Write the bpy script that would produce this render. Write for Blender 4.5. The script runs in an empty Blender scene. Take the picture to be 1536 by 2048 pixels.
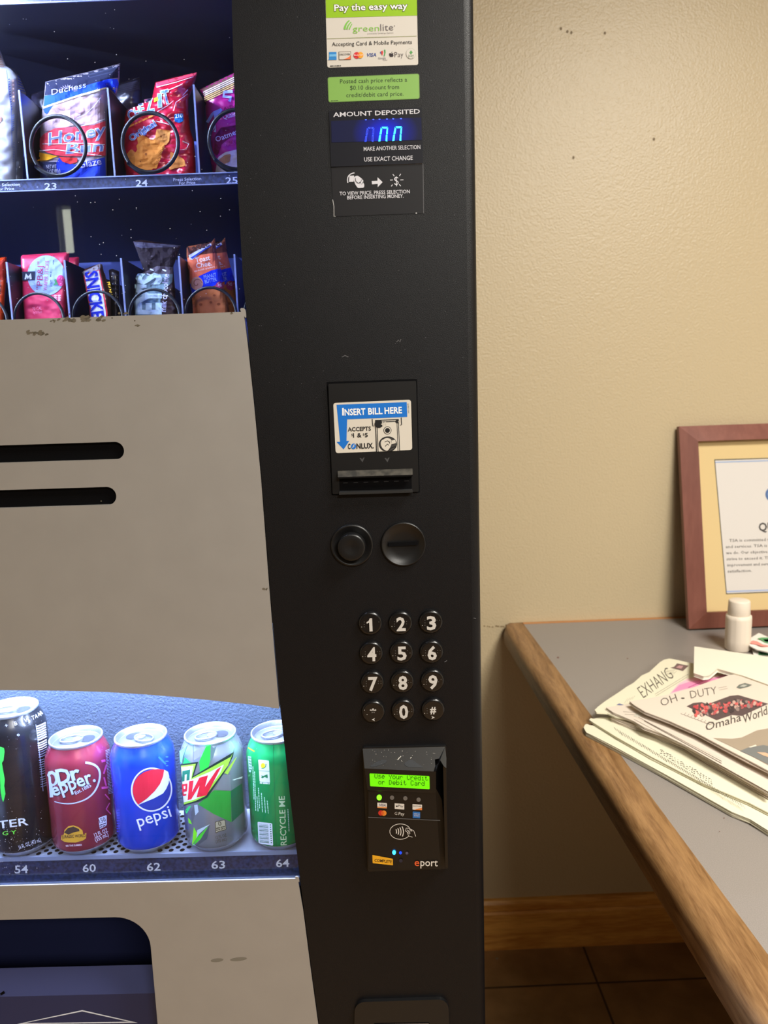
import bpy, bmesh, math, random
from math import sin, cos, pi, radians
from mathutils import Vector as V, Matrix
from mathutils.geometry import tessellate_polygon
random.seed(7)
scene = bpy.context.scene
col = scene.collection

# ------------------------------------------------------------------ camera
F = 1500.0                       # focal length in pixels of a 1536 x 2048 picture
YAW, PITCH, ROLL = -.0113, .157, -.032
CAM = V((0, -.685, 1.30))
CAMF = V((sin(YAW)*cos(PITCH), cos(YAW)*cos(PITCH), -sin(PITCH)))
_r = V((cos(YAW), -sin(YAW), 0)); _u = _r.cross(CAMF)
CAMR = _r*cos(ROLL)+_u*sin(ROLL); CAMU = _u*cos(ROLL)-_r*sin(ROLL)
cam = bpy.data.cameras.new('camera'); camo = bpy.data.objects.new('camera', cam); col.objects.link(camo)
cam.sensor_fit = 'HORIZONTAL'; cam.sensor_width = 36; cam.lens = F*36/1536; cam.clip_start = .02
camo.matrix_world = Matrix(((CAMR.x, CAMU.x, -CAMF.x, CAM.x), (CAMR.y, CAMU.y, -CAMF.y, CAM.y), (CAMR.z, CAMU.z, -CAMF.z, CAM.z), (0, 0, 0, 1)))
cam.dof.use_dof = True; cam.dof.focus_distance = .72; cam.dof.aperture_fstop = 13
scene.camera = camo
# ------------------------------------------------------------------ world, exposure
w = bpy.data.worlds.new('world'); scene.world = w; w.use_nodes = True
w.node_tree.nodes['Background'].inputs[0].default_value = (.9, .82, .7, 1)
w.node_tree.nodes['Background'].inputs[1].default_value = .02
vs = scene.view_settings
vs.view_transform = 'Standard'; vs.look = 'None'; vs.exposure = 0; vs.gamma = 1; vs.use_curve_mapping = False

# ------------------------------------------------------------------ lights of the room and of the machine
def area(name, loc, size, power, color, target=None, shape='RECTANGLE', spread=180):
    l = bpy.data.lights.new(name, 'AREA'); l.shape = shape; l.size, l.size_y = size; l.energy = power; l.color = color
    l.spread = radians(spread)
    o = bpy.data.objects.new(name, l); col.objects.link(o); o.location = loc
    d = (V(target)-V(loc)) if target else V((0, 0, -1))
    o.rotation_euler = d.to_track_quat('-Z', 'Y').to_euler()
    return o
WARM = (1, .965, .89)
area('ceiling_lamp', (.92, -.55, 2.425), (.55, .55), 50, WARM)
area('ceiling_lamp', (.85, -2.3, 2.425), (1.1, .55), 82, WARM)
LED = (.52, .66, 1.0)
area('snack_lamp', (-.50, .080, 1.785), (.34, .012), 14, LED, (-.42, .20, 1.45))
area('snack_lamp', (-.70, .060, 1.56), (.38, .012), 8, LED, (-.28, .19, 1.48)).rotation_euler.rotate_axis('Z', radians(90))  # side strip added to even out the light on both shelves
area('can_lamp', (-.36, .066, 1.082), (.70, .014), 13, LED, (-.36, .064, .9))

# ------------------------------------------------------------------ materials
def lin(c):
    f = lambda v: (v/255)/12.92 if v <= 10.3 else ((v/255+.055)/1.055)**2.4
    return (f(c[0]), f(c[1]), f(c[2]), 1)
MATS = {}
def mat(name, rgb, rough=.5, metal=0., spec=.5, bump=None, noise=None, emit=0., coat=0., trans=0., coord='Object'):
    if name in MATS: return MATS[name]
    m = bpy.data.materials.new(name); m.use_nodes = True; MATS[name] = m
    nt = m.node_tree; b = nt.nodes['Principled BSDF']
    b.inputs['Base Color'].default_value = lin(rgb); b.inputs['Roughness'].default_value = rough
    b.inputs['Metallic'].default_value = metal; b.inputs['Specular IOR Level'].default_value = spec
    b.inputs['Coat Weight'].default_value = coat; b.inputs['Coat Roughness'].default_value = .08
    b.inputs['Transmission Weight'].default_value = trans
    if emit:
        b.inputs['Emission Color'].default_value = lin(rgb); b.inputs['Emission Strength'].default_value = emit
    tc = nt.nodes.new('ShaderNodeTexCoord')
    if noise:            # (scale, rgb2, lo, hi)
        n = nt.nodes.new('ShaderNodeTexNoise'); n.inputs['Scale'].default_value = noise[0]; n.inputs['Detail'].default_value = 4
        sc = noise[4] if len(noise) > 4 else (1, 1, 1)
        mp = nt.nodes.new('ShaderNodeMapping'); mp.inputs['Scale'].default_value = sc
        nt.links.new(tc.outputs[coord], mp.inputs[0]); nt.links.new(mp.outputs[0], n.inputs['Vector'])
        rp = nt.nodes.new('ShaderNodeValToRGB'); rp.color_ramp.elements[0].position = noise[2]; rp.color_ramp.elements[1].position = noise[3]
        rp.color_ramp.elements[0].color = lin(noise[1]); rp.color_ramp.elements[1].color = lin(rgb)
        nt.links.new(n.outputs[0], rp.inputs[0]); nt.links.new(rp.outputs[0], b.inputs['Base Color'])
    if bump:
        n = nt.nodes.new('ShaderNodeTexNoise'); n.inputs['Scale'].default_value = bump[0]; n.inputs['Detail'].default_value = 3
        nt.links.new(tc.outputs[coord], n.inputs['Vector'])
        bp = nt.nodes.new('ShaderNodeBump'); bp.inputs['Strength'].default_value = bump[1]; bp.inputs['Distance'].default_value = bump[2] if len(bump) > 2 else .001
        nt.links.new(n.outputs[0], bp.inputs['Height']); nt.links.new(bp.outputs[0], b.inputs['Normal'])
    return m
def ink(r, g, b, rough=.55):
    return mat('ink_%d_%d_%d_%d' % (r, g, b, int(rough*100)), (r, g, b), rough, spec=.35)
def wood(name, rgb, rgb2, axis, rough=.45, scale=1.):
    m = mat(name, rgb, rough, spec=.4); nt = m.node_tree; b = nt.nodes['Principled BSDF']
    tc = nt.nodes.new('ShaderNodeTexCoord'); mp = nt.nodes.new('ShaderNodeMapping')
    s = [30*scale, 30*scale, 30*scale]; s[axis] = 3.0*scale
    mp.inputs['Scale'].default_value = s; nt.links.new(tc.outputs['Object'], mp.inputs[0])
    n1 = nt.nodes.new('ShaderNodeTexNoise'); n1.inputs['Scale'].default_value = 1.2; n1.inputs['Detail'].default_value = 3; n1.inputs['Distortion'].default_value = 1.2
    n2 = nt.nodes.new('ShaderNodeTexNoise'); n2.inputs['Scale'].default_value = 9; n2.inputs['Detail'].default_value = 5
    for n in (n1, n2): nt.links.new(mp.outputs[0], n.inputs['Vector'])
    mx = nt.nodes.new('ShaderNodeMath'); mx.operation = 'MULTIPLY_ADD'; mx.inputs[1].default_value = .55
    nt.links.new(n2.outputs[0], mx.inputs[0]); nt.links.new(n1.outputs[0], mx.inputs[2])
    rp = nt.nodes.new('ShaderNodeValToRGB'); rp.color_ramp.elements[0].position = .5; rp.color_ramp.elements[1].position = .95
    rp.color_ramp.elements[0].color = lin(rgb2); rp.color_ramp.elements[1].color = lin(rgb)
    nt.links.new(mx.outputs[0], rp.inputs[0]); nt.links.new(rp.outputs[0], b.inputs['Base Color'])
    bp = nt.nodes.new('ShaderNodeBump'); bp.inputs['Strength'].default_value = .25; bp.inputs['Distance'].default_value = .0006
    nt.links.new(mx.outputs[0], bp.inputs['Height']); nt.links.new(bp.outputs[0], b.inputs['Normal'])
    return m
def glassy(name, tint=(1, 1, 1), ior=1.45, rough=0., haze=0.):
    m = bpy.data.materials.new(name); m.use_nodes = True; MATS[name] = m; nt = m.node_tree; nt.nodes.clear()
    out = nt.nodes.new('ShaderNodeOutputMaterial'); t = nt.nodes.new('ShaderNodeBsdfTransparent'); t.inputs[0].default_value = (*tint, 1)
    g = nt.nodes.new('ShaderNodeBsdfGlossy'); g.inputs['Roughness'].default_value = rough
    fr = nt.nodes.new('ShaderNodeFresnel'); fr.inputs[0].default_value = ior; mx = nt.nodes.new('ShaderNodeMixShader')
    nt.links.new(fr.outputs[0], mx.inputs[0]); nt.links.new(t.outputs[0], mx.inputs[1]); nt.links.new(g.outputs[0], mx.inputs[2])
    last = mx
    if haze:
        d = nt.nodes.new('ShaderNodeBsdfDiffuse'); d.inputs[0].default_value = (.8, .8, .85, 1); m2 = nt.nodes.new('ShaderNodeMixShader')
        m2.inputs[0].default_value = haze; nt.links.new(mx.outputs[0], m2.inputs[1]); nt.links.new(d.outputs[0], m2.inputs[2]); last = m2
    nt.links.new(last.outputs[0], out.inputs[0]); return m

# ------------------------------------------------------------------ surfaces the photograph's points are traced onto
def ray(x, y): return CAMF + CAMR*((x-768)/F) + CAMU*((1024-y)/F)
class Plane:
    def __init__(s, p, n):
        s.p = V(p); s.n = V(n).normalized()
    def hit(s, x, y):
        d = ray(x, y); return CAM + d*((s.p-CAM).dot(s.n)/d.dot(s.n))
    def P(s, x, y, w=0.):
        d = ray(x, y); return CAM + d*((s.p+s.n*w-CAM).dot(s.n)/d.dot(s.n))
class Cyl:
    def __init__(s, x, y, r): s.c = V((x, y)); s.r = r
    def P(s, x, y, w=0.):
        d = ray(x, y); r = s.r+w; o = V((CAM.x, CAM.y))-s.c; e = V((d.x, d.y))
        a = e.dot(e); b = o.dot(e); c = o.dot(o)-r*r; q = b*b-a*c
        t = (-b-math.sqrt(q))/a if q > 0 else -b/a
        return CAM + d*t
class Bag:
    """a pillow pack: a plane with its own bulge, seams and wrinkles"""
    def __init__(s, plane, outline, thick, edge=26., wr=.0012, seed=0., sc=22.):
        s.pl = plane; s.o = outline; s.t = thick; s.e = edge; s.wr = wr*.6; s.sd = seed; s.sc = sc
    def bulge(s, x, y):
        d = 1e9; o = s.o
        for i in range(len(o)):
            ax, ay = o[i-1]; bx, by = o[i]; vx, vy = bx-ax, by-ay; L = vx*vx+vy*vy
            t = 0 if L == 0 else max(0, min(1, ((x-ax)*vx+(y-ay)*vy)/L))
            d = min(d, math.hypot(x-ax-t*vx, y-ay-t*vy))
        k = min(1, d/s.e); k = math.sqrt(1-(1-k)**2)
        from mathutils import noise
        n = noise.noise((x/s.sc+s.sd, y/s.sc, s.sd))+.5*noise.noise((x/s.sc*2.3, y/s.sc*2.3+s.sd, 3.))
        return k*s.t + k*s.wr*n*2
    def P(s, x, y, w=0.):
        return s.pl.P(x, y, s.bulge(x, y)+w)
    def base(s, x, y): return s.pl.P(x, y, -.002)
FRONT = Plane((0, 0, 0), (0, -1, 0))
def planeY(y): return Plane((0, y, 0), (0, -1, 0))
def planeZ(z): return Plane((0, 0, z), (0, 0, 1))

# ------------------------------------------------------------------ 2D shapes
def crop(x0, y0, s): return lambda x, y: (x0+x/s, y0+y/s)
def C(cr_, pts): return [cr_(*p) for p in pts]
def rnd(pts, r, n=5):
    out = []; L = len(pts)
    for i in range(L):
        p = V(pts[i]); a = V(pts[i-1]); b = V(pts[(i+1) % L])
        ra = min(r, (a-p).length*.49); rb = min(r, (b-p).length*.49)
        pa = p+(a-p).normalized()*ra; pb = p+(b-p).normalized()*rb
        for k in range(n+1):
            t = k/n; q = pa*(1-t)**2 + p*2*t*(1-t) + pb*t*t; out.append((q.x, q.y))
    return out
def ell(cx, cy, rx, ry, n=40, a0=0, a1=2*pi, rot=0):
    out = []
    for i in range(n):
        a = a0+(a1-a0)*i/(n if abs(a1-a0) >= 2*pi-1e-6 else n-1); x, y = rx*cos(a), ry*sin(a)
        out.append((cx+x*cos(rot)-y*sin(rot), cy+x*sin(rot)+y*cos(rot)))
    return out
def stroke(pts, wd, wd2=None):
    """a pen line as one outline"""
    L = len(pts); l = []; r = []
    for i in range(L):
        a = V(pts[max(0, i-1)]); b = V(pts[min(L-1, i+1)]); d = (b-a).normalized(); n = V((-d.y, d.x))
        ww = wd if wd2 is None else wd+(wd2-wd)*i/(L-1)
        p = V(pts[i]); l.append(tuple(p+n*ww/2)); r.append(tuple(p-n*ww/2))
    return l+r[::-1]
def bez(p0, p1, p2, n=14):
    return [((1-t)**2*p0[0]+2*t*(1-t)*p1[0]+t*t*p2[0], (1-t)**2*p0[1]+2*t*(1-t)*p1[1]+t*t*p2[1]) for t in [i/n for i in range(n+1)]]

# ------------------------------------------------------------------ mesh collecting
_tc = {}
def tmesh(s, bold, res):
    k = (s, bold, res)
    if k not in _tc:
        cv = bpy.data.curves.new('t', 'FONT'); cv.body = s; cv.size = 1; cv.offset = bold; cv.resolution_u = res
        ob = bpy.data.objects.new('t', cv); me = ob.to_mesh()
        _tc[k] = ([(v.co.x, v.co.y) for v in me.vertices], [tuple(p.vertices) for p in me.polygons])
        ob.to_mesh_clear(); bpy.data.objects.remove(ob); bpy.data.curves.remove(cv)
    return _tc[k]
CAPH = max(p[1] for p in tmesh('H', 0, 3)[0])
class MB:
    def __init__(s): s.v = []; s.f = []; s.m = []; s.sm = []; s.mats = []
    def mi(s, m):
        if m not in s.mats: s.mats.append(m)
        return s.mats.index(m)
    def add(s, pts, faces, m, smooth=False):
        o = len(s.v); s.v += [tuple(p) for p in pts]; k = s.mi(m)
        for f in faces: s.f.append(tuple(i+o for i in f)); s.m.append(k); s.sm.append(smooth)
    def box(s, a, b, m):
        x0, y0, z0 = a; x1, y1, z1 = b
        p = [(x, y, z) for z in (z0, z1) for y in (y0, y1) for x in (x0, x1)]
        s.add(p, [(0, 2, 3, 1), (4, 5, 7, 6), (0, 1, 5, 4), (2, 6, 7, 3), (0, 4, 6, 2), (1, 3, 7, 5)], m)
    def mesh2(s, surf, v2, fs, m, w, sub, smooth=False):
        if sub:
            bm = bmesh.new(); vs_ = [bm.verts.new((x, y, 0)) for x, y in v2]
            for f in fs:
                try: bm.faces.new([vs_[i] for i in f])
                except ValueError: pass
            xs = [p[0] for p in v2]; ys = [p[1] for p in v2]
            for ax, lo, hi in ((0, min(xs), max(xs)), (1, min(ys), max(ys))):
                k = math.ceil(lo/sub)
                while k*sub < hi:
                    co = [0, 0, 0]; no = [0, 0, 0]; co[ax] = k*sub+.0137; no[ax] = 1
                    bmesh.ops.bisect_plane(bm, geom=bm.verts[:]+bm.edges[:]+bm.faces[:], plane_co=co, plane_no=no, dist=1e-5); k += 1
            bm.verts.index_update()
            v2 = [(v.co.x, v.co.y) for v in bm.verts]; fs = [[v.index for v in f.verts] for f in bm.faces]; bm.free()
        s.add([surf.P(x, y, w) for x, y in v2], fs, m, smooth)
    def poly(s, surf, pts, m, w=.0001, sub=0, holes=()):
        if sub or holes:
            loops = [list(pts)]+[list(h) for h in holes]; tri = tessellate_polygon([[V((x, y, 0)) for x, y in l] for l in loops])
            s.mesh2(surf, [p for l in loops for p in l], tri, m, w, sub)
        else: s.add([surf.P(x, y, w) for x, y in pts], [tuple(range(len(pts)))], m)
    def prism(s, surf, pts, m, w1, w0=0., side=None, holes=()):
        loops = [list(pts)]+[list(h) for h in holes]; side = side or m
        s.poly(surf, pts, m, w1, holes=holes)
        for l in loops:
            a = [surf.P(x, y, w1) for x, y in l]; b = [p-surf.n*(w1-w0) for p in a]; n = len(l)
            s.add(a+b, [(i, (i+1) % n, n+(i+1) % n, n+i) for i in range(n)], side)
        if not holes:
            s.add(b, [tuple(range(n))[::-1]], side)
    def text(s, surf, t, p0, p1, h, m, w=.0002, bold=0., ital=0., sub=0, res=2, wpad=None):
        v, f = tmesh(t, bold, res)
        if not v: return
        v0 = tmesh(t, 0., res)[0] if wpad is None else v
        x0 = min(p[0] for p in v0); x1 = max(p[0] for p in v0)
        d = V((p1[0]-p0[0], p1[1]-p0[1])); un = d.normalized(); up = V((un.y, -un.x))
        q = []
        for x, y in v:
            a = V(p0)+d*((x-x0)/(x1-x0)) + up*(h*y/CAPH) + un*(ital*h*y/CAPH); q.append((a.x, a.y))
        s.mesh2(surf, q, f, m, w, sub)
    def lines(s, surf, p0, p1, dp, n, th, m, w=.0002, sub=0, jitter=.2):
        """rows of print too small to read"""
        for i in range(n):
            a = V(p0)+V(dp)*i; b = V(p1)+V(dp)*i; b = a+(b-a)*(1-jitter*random.random()); k = 0.; L = (b-a).length
            while k < L:
                l = th*random.uniform(1.2, 4); e = min(L, k+l); u_ = (b-a)/L
                s.poly(surf, stroke([tuple(a+u_*k), tuple(a+u_*e)], th), m, w, sub); k = e+th*.55
    def lathe(s, prof, cx, cy, z0, m, n=48, mats=None):
        o = len(prof)
        pts = [(cx+r*cos(2*pi*k/n), cy+r*sin(2*pi*k/n), z0+z) for r, z in prof for k in range(n)]
        for i in range(o-1):
            fs = [(i*n+k, i*n+(k+1) % n, (i+1)*n+(k+1) % n, (i+1)*n+k) for k in range(n)]
            mm = mats[i] if mats else m
            if i == 0: base = len(s.v); s.v += pts
            kk = s.mi(mm)
            for f in fs: s.f.append(tuple(j+base for j in f)); s.m.append(kk); s.sm.append(True)
    def disc(s, c, ex, ey, n_, prof, m, n=40, mats=None):
        """turned knob: prof = (radius, height along n_)"""
        c = V(c); ex = V(ex); ey = V(ey); n_ = V(n_)
        pts = [c+(ex*cos(2*pi*k/n)+ey*sin(2*pi*k/n))*r+n_*h for r, h in prof for k in range(n)]; base = len(s.v); s.v += [tuple(p) for p in pts]
        for i in range(len(prof)-1):
            kk = s.mi(mats[i] if mats else m)
            for k in range(n):
                s.f.append((base+i*n+k, base+i*n+(k+1) % n, base+(i+1)*n+(k+1) % n, base+(i+1)*n+k)); s.m.append(kk); s.sm.append(True)
    def tube(s, path, r, m, n=8, caps=True):
        path = [V(p) for p in path]; base = len(s.v); L = len(path)
        t0 = (path[1]-path[0]).normalized(); a = t0.cross(V((0, 0, 1)));
        if a.length < 1e-3: a = t0.cross(V((1, 0, 0)))
        a.normalize()
        for i in range(L):
            t = (path[min(L-1, i+1)]-path[max(0, i-1)]).normalized(); a = (a-t*a.dot(t)).normalized(); b = t.cross(a)
            for k in range(n): s.v.append(tuple(path[i]+(a*cos(2*pi*k/n)+b*sin(2*pi*k/n))*r))
        kk = s.mi(m)
        for i in range(L-1):
            for k in range(n):
                s.f.append((base+i*n+k, base+i*n+(k+1) % n, base+(i+1)*n+(k+1) % n, base+(i+1)*n+k)); s.m.append(kk); s.sm.append(True)
        if caps:
            for i in (0, L-1): s.f.append(tuple(base+i*n+k for k in range(n))); s.m.append(kk); s.sm.append(False)
ORG = {}
def build(name, mb, parent=None, org=None, bevel=0., label=None, smooth_angle=None):
    o0 = ORG[parent.name] if parent else V(org or (0, 0, 0))
    me = bpy.data.meshes.new(name); me.from_pydata([tuple(V(v)-o0) for v in mb.v], [], mb.f)
    for m in mb.mats: me.materials.append(m)
    me.polygons.foreach_set('material_index', mb.m); me.polygons.foreach_set('use_smooth', mb.sm); me.update()
    o = bpy.data.objects.new(name, me); col.objects.link(o)
    if parent: o.parent = parent
    else: o.location = o0
    ORG[o.name] = o0
    if bevel:
        b = o.modifiers.new('bevel', 'BEVEL'); b.width = bevel; b.segments = 2; b.limit_method = 'ANGLE'; b.angle_limit = radians(50)
    if label: o['label'] = label
    return o
def empty(name, loc):
    o = bpy.data.objects.new(name, None); col.objects.link(o); o.location = loc; o.empty_display_size = .05; ORG[o.name] = V(loc); return o
def tag(o, label, cat, group=None):
    o['label'] = label; o['category'] = cat
    if group: o['group'] = group
    return o
def structure(name, mb, **k):
    o = build(name, mb, **k); o['kind'] = 'structure'; return o

# ================================================================== the room
TH = radians(1.6)
RX = V((cos(TH), sin(TH), 0)); RY = V((-sin(TH), cos(TH), 0)); RO = V((.194, .908, 0))    # wall line and its direction
def rw(a, b, z): return RO+RX*a+RY*b+V((0, 0, z))       # a along the wall, b behind (+) or before (-) it
def rbox(mb, a0, a1, b0, b1, z0, z1, m):
    p = [rw(a, b, z) for z in (z0, z1) for b in (b0, b1) for a in (a0, a1)]
    mb.add(p, [(0, 2, 3, 1), (4, 5, 7, 6), (0, 1, 5, 4), (2, 6, 7, 3), (0, 4, 6, 2), (1, 3, 7, 5)], m)
PAINT = mat('wall_paint', (196, 178, 144), .38, spec=.5, bump=(230, .5, .002))
WALLP = Plane(RO, -RY)
CEIL = 2.45
A0, A1, B0 = -2.3, 2.2, -4.0
mb = MB(); rbox(mb, A0-.1, A1+.1, 0, .1, -.05, CEIL, PAINT)
for p in ((1122, 57), (1135, 63), (1143, 65), (1210, 66), (1147, 315), (1308, 278)):
    mb.poly(WALLP, ell(p[0], p[1], 2.2, 3), ink(120, 100, 70), .0008)
sc_ = random.Random(3)
for i in range(9):
    x = 968+i*5.5+sc_.random()*3; mb.poly(WALLP, ell(x, 1252+sc_.uniform(-2, 2), sc_.uniform(1, 3), 1.2), ink(140, 118, 84), .0008)
structure('wall_back', mb)
mb = MB(); rbox(mb, A0-.1, A0, B0-.1, 0, -.05, CEIL, PAINT); structure('wall_left', mb)
mb = MB(); rbox(mb, A1, A1+.1, B0-.1, 0, -.05, CEIL, PAINT); structure('wall_right', mb)
DIM = mat('dark_panelling', (58, 50, 42), .6, bump=(30, .2))
WX0, WX1, WZ0, WZ1 = -1.90, -1.83, 2.03, 2.25
mb = MB()      # wall behind the camera, with a window opening
for a0, a1, z0, z1 in ((A0-.1, WX0, -.05, CEIL), (WX1, A1+.1, -.05, CEIL), (WX0, WX1, -.05, WZ0), (WX0, WX1, WZ1, CEIL)):
    rbox(mb, a0, a1, B0-.1, B0, z0, z1, DIM)
structure('wall_front', mb)
DAY = mat('daylight_pane', (236, 240, 220), .4, emit=14.)
mb = MB(); rbox(mb, WX0, WX1, B0-.07, B0-.05, WZ0, WZ1, DAY); wn = structure('window_1', mb)
mb = MB(); FR = mat('window_paint', (120, 118, 110), .5)
rbox(mb, WX0-.05, WX0, B0, B0+.02, WZ0-.05, WZ1+.05, FR); rbox(mb, WX1, WX1+.05, B0, B0+.02, WZ0-.05, WZ1+.05, FR)
rbox(mb, WX0, WX1, B0, B0+.02, WZ1, WZ1+.05, FR); rbox(mb, WX0, WX1, B0, B0+.02, WZ0-.05, WZ0, FR)
build('window_frame', mb, wn)
mb = MB(); rbox(mb, A0-.1, A1+.1, B0-.1, .1, CEIL, CEIL+.05, mat('ceiling_tile', (136, 133, 126), .9, bump=(120, .3))); structure('ceiling', mb)
# floor tiles
ft = mat('floor_tile', (78, 60, 44), .5, spec=.4); nt = ft.node_tree; bs = nt.nodes['Principled BSDF']
tc = nt.nodes.new('ShaderNodeTexCoord'); mp = nt.nodes.new('ShaderNodeMapping'); bk = nt.nodes.new('ShaderNodeTexBrick')
mp.inputs['Rotation'].default_value = (0, 0, -TH); mp.inputs['Location'].default_value = (-.443, -.778+.305, 0)
bk.offset = 0; bk.inputs['Scale'].default_value = 1; bk.inputs['Brick Width'].default_value = .305; bk.inputs['Row Height'].default_value = .305
bk.inputs['Mortar Size'].default_value = .003; bk.inputs['Mortar Smooth'].default_value = .3
n1 = nt.nodes.new('ShaderNodeTexNoise'); n1.inputs['Scale'].default_value = 14; n1.inputs['Detail'].default_value = 6
rp = nt.nodes.new('ShaderNodeValToRGB'); rp.color_ramp.elements[0].color = lin((140, 106, 66)); rp.color_ramp.elements[1].color = lin((172, 134, 88))
rp.color_ramp.elements[0].position = .35; rp.color_ramp.elements[1].position = .7
nt.links.new(tc.outputs['Object'], mp.inputs[0]); nt.links.new(mp.outputs[0], bk.inputs['Vector']); nt.links.new(tc.outputs['Object'], n1.inputs['Vector'])
nt.links.new(n1.outputs[0], rp.inputs[0]); nt.links.new(rp.outputs[0], bk.inputs['Color1']); nt.links.new(rp.outputs[0], bk.inputs['Color2'])
bk.inputs['Mortar'].default_value = lin((70, 52, 34)); nt.links.new(bk.outputs[0], bs.inputs['Base Color'])
bp = nt.nodes.new('ShaderNodeBump'); bp.inputs['Strength'].default_value = .3; bp.inputs['Distance'].default_value = .002; bp.invert = True
nt.links.new(bk.outputs['Fac'], bp.inputs['Height']); nt.links.new(bp.outputs[0], bs.inputs['Normal'])
mb = MB(); rbox(mb, A0-.1, A1+.1, B0-.1, .1, -.05, 0, ft)
mb.poly(planeZ(0), ell(994, 1917, 3, 2), ink(150, 140, 120), .0006)
structure('floor', mb)
# baseboard: a stepped oak moulding
OAK = wood('oak_trim', (236, 176, 90), (186, 116, 46), 0, .35)
mb = MB(); prof = [(0, 0), (-.014, 0), (-.014, .092), (-.011, .097), (-.013, .101), (-.012, .116), (-.007, .123), (0, .125)]
pts = [rw(a, b, z) for a in (A0, A1) for b, z in prof]; n = len(prof)
mb.add(pts, [(i, (i+1) % n, n+(i+1) % n, n+i) for i in range(n)]+[tuple(range(n)), tuple(range(n, 2*n))], OAK)
structure('baseboard_back', mb)

# ceiling light fittings (out of the picture, they light it)
for i, (x, y, sx, sy) in enumerate(((.92, -.55, .6, .6), (.85, -2.3, 1.2, .6))):
    t = tag(empty('ceiling_light', (x, y, CEIL-.001)), ['square recessed ceiling light above the counter', 'long recessed ceiling light behind the viewer'][i], 'light')
    mb = MB(); mb.box((x-sx/2-.02, y-sy/2-.02, CEIL-.012), (x+sx/2+.02, y+sy/2+.02, CEIL-.001), mat('fitting_white', (220, 220, 215), .5)); build('frame', mb, t)
    mb = MB(); mb.box((x-sx/2, y-sy/2, CEIL-.016), (x+sx/2, y+sy/2, CEIL-.013), mat('diffuser', (255, 236, 208), .5, emit=1.2)); build('diffuser', mb, t)

# ------------------------------------------------------------------ counter
ZC = WALLP.hit(1100, 1243).z
ZP = planeZ(ZC)
pin0, pin1 = ZP.hit(1160, 1401), ZP.hit(1536, 1910)
dY = (pin0-pin1); dY.z = 0; dY.normalize()              # along the counter edge, away from the camera
def meet(p):                                              # where the edge line reaches the wall
    return p+dY*((RO-p).dot(RY)/dY.dot(RY))
cin = meet(pin0); LEN = 1.55
dX = RX
cx = lambda a, b, z: cin+dX*a-dY*b+V((0, 0, z-ZC))
EDGE = wood('oak_edge', (156, 118, 76), (108, 74, 42), 1, .42, 2.6)
LAM = mat('grey_laminate', (150, 142, 136), .38, spec=.4, noise=(900, (138, 131, 125), .35, .65))
counter = tag(empty('counter', tuple(cx(.4, .4, ZC))), 'grey laminate counter with a rounded oak edge, standing against the beige wall', 'counter')
WD = .047
mb = MB(); p = [cx(a, b, z) for z in (ZC-.038, ZC) for a, b in ((0, .012), (1.5, .012), (1.5, LEN), (0, LEN))]
mb.add(p, [(3, 2, 1, 0), (4, 5, 6, 7), (0, 1, 5, 4), (1, 2, 6, 5), (2, 3, 7, 6), (3, 0, 4, 7)], LAM)
PZ = ZP
for x, y, r in ((1116, 1315, 2.4), (1448, 1636, 1.6), (1255, 1317, 1.5), (1439, 1663, 1.2)):
    mb.poly(ZP, ell(x, y, r, r*.7), ink(120, 90, 84), .0003)
build('worktop', mb, counter)
mb = MB(); prof = [(0, .0004)]                           # bullnose: (a, z)
for k in range(9):
    t = k/8*pi/2; prof.append((-WD+.016-.016*sin(t), .0004-.016+.016*cos(t)))
for k in range(1, 7):
    t = k/6*pi/2; prof.append((-WD+.010-.010*cos(t), -.032-.010*sin(t)))
prof += [(0, -.042)]
rows = [.0, .004, .012, .03, .2, .5, .9, 1.2, LEN]
pts = []
for b in rows:
    q = max(0, 1-b/.03); ins = .02*q*q                    # the far corner is rounded off
    pts += [cx(min(0, max(a, -WD+ins)), b+.0005, ZC+z) for a, z in prof]
n = len(prof); fs = [(i*n+k, i*n+(k+1) % n, (i+1)*n+(k+1) % n, (i+1)*n+k) for i in range(len(rows)-1) for k in range(n)]
mb.add(pts, fs, EDGE, True); mb.add([pts[i] for i in range(n)]+[pts[-n+i] for i in range(n)], [tuple(range(n)), tuple(range(n, 2*n))], EDGE)
build('edge_trim', mb, counter, label='rounded oak edge')
mb = MB(); p = [cx(a, b, z) for z in (ZC-.038, ZC+.0008) for a, b in ((.0, .0008), (1.5, .0008), (1.5, .0118), (.0, .0118))]
mb.add(p, [(3, 2, 1, 0), (4, 5, 6, 7), (0, 1, 5, 4), (1, 2, 6, 5), (2, 3, 7, 6), (3, 0, 4, 7)], wood('oak_strip', (196, 136, 80), (160, 104, 58), 0, .4))
build('back_strip', mb, counter, label='thin oak strip along the wall')
mb = MB(); p = [cx(a, b, z) for z in (0, ZC-.0385) for a, b in ((1.42, .06), (1.46, .06), (1.46, LEN-.1), (1.42, LEN-.1))]
mb.add(p, [(3, 2, 1, 0), (4, 5, 6, 7), (0, 1, 5, 4), (1, 2, 6, 5), (2, 3, 7, 6), (3, 0, 4, 7)], LAM); build('end_panel', mb, counter)

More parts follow.
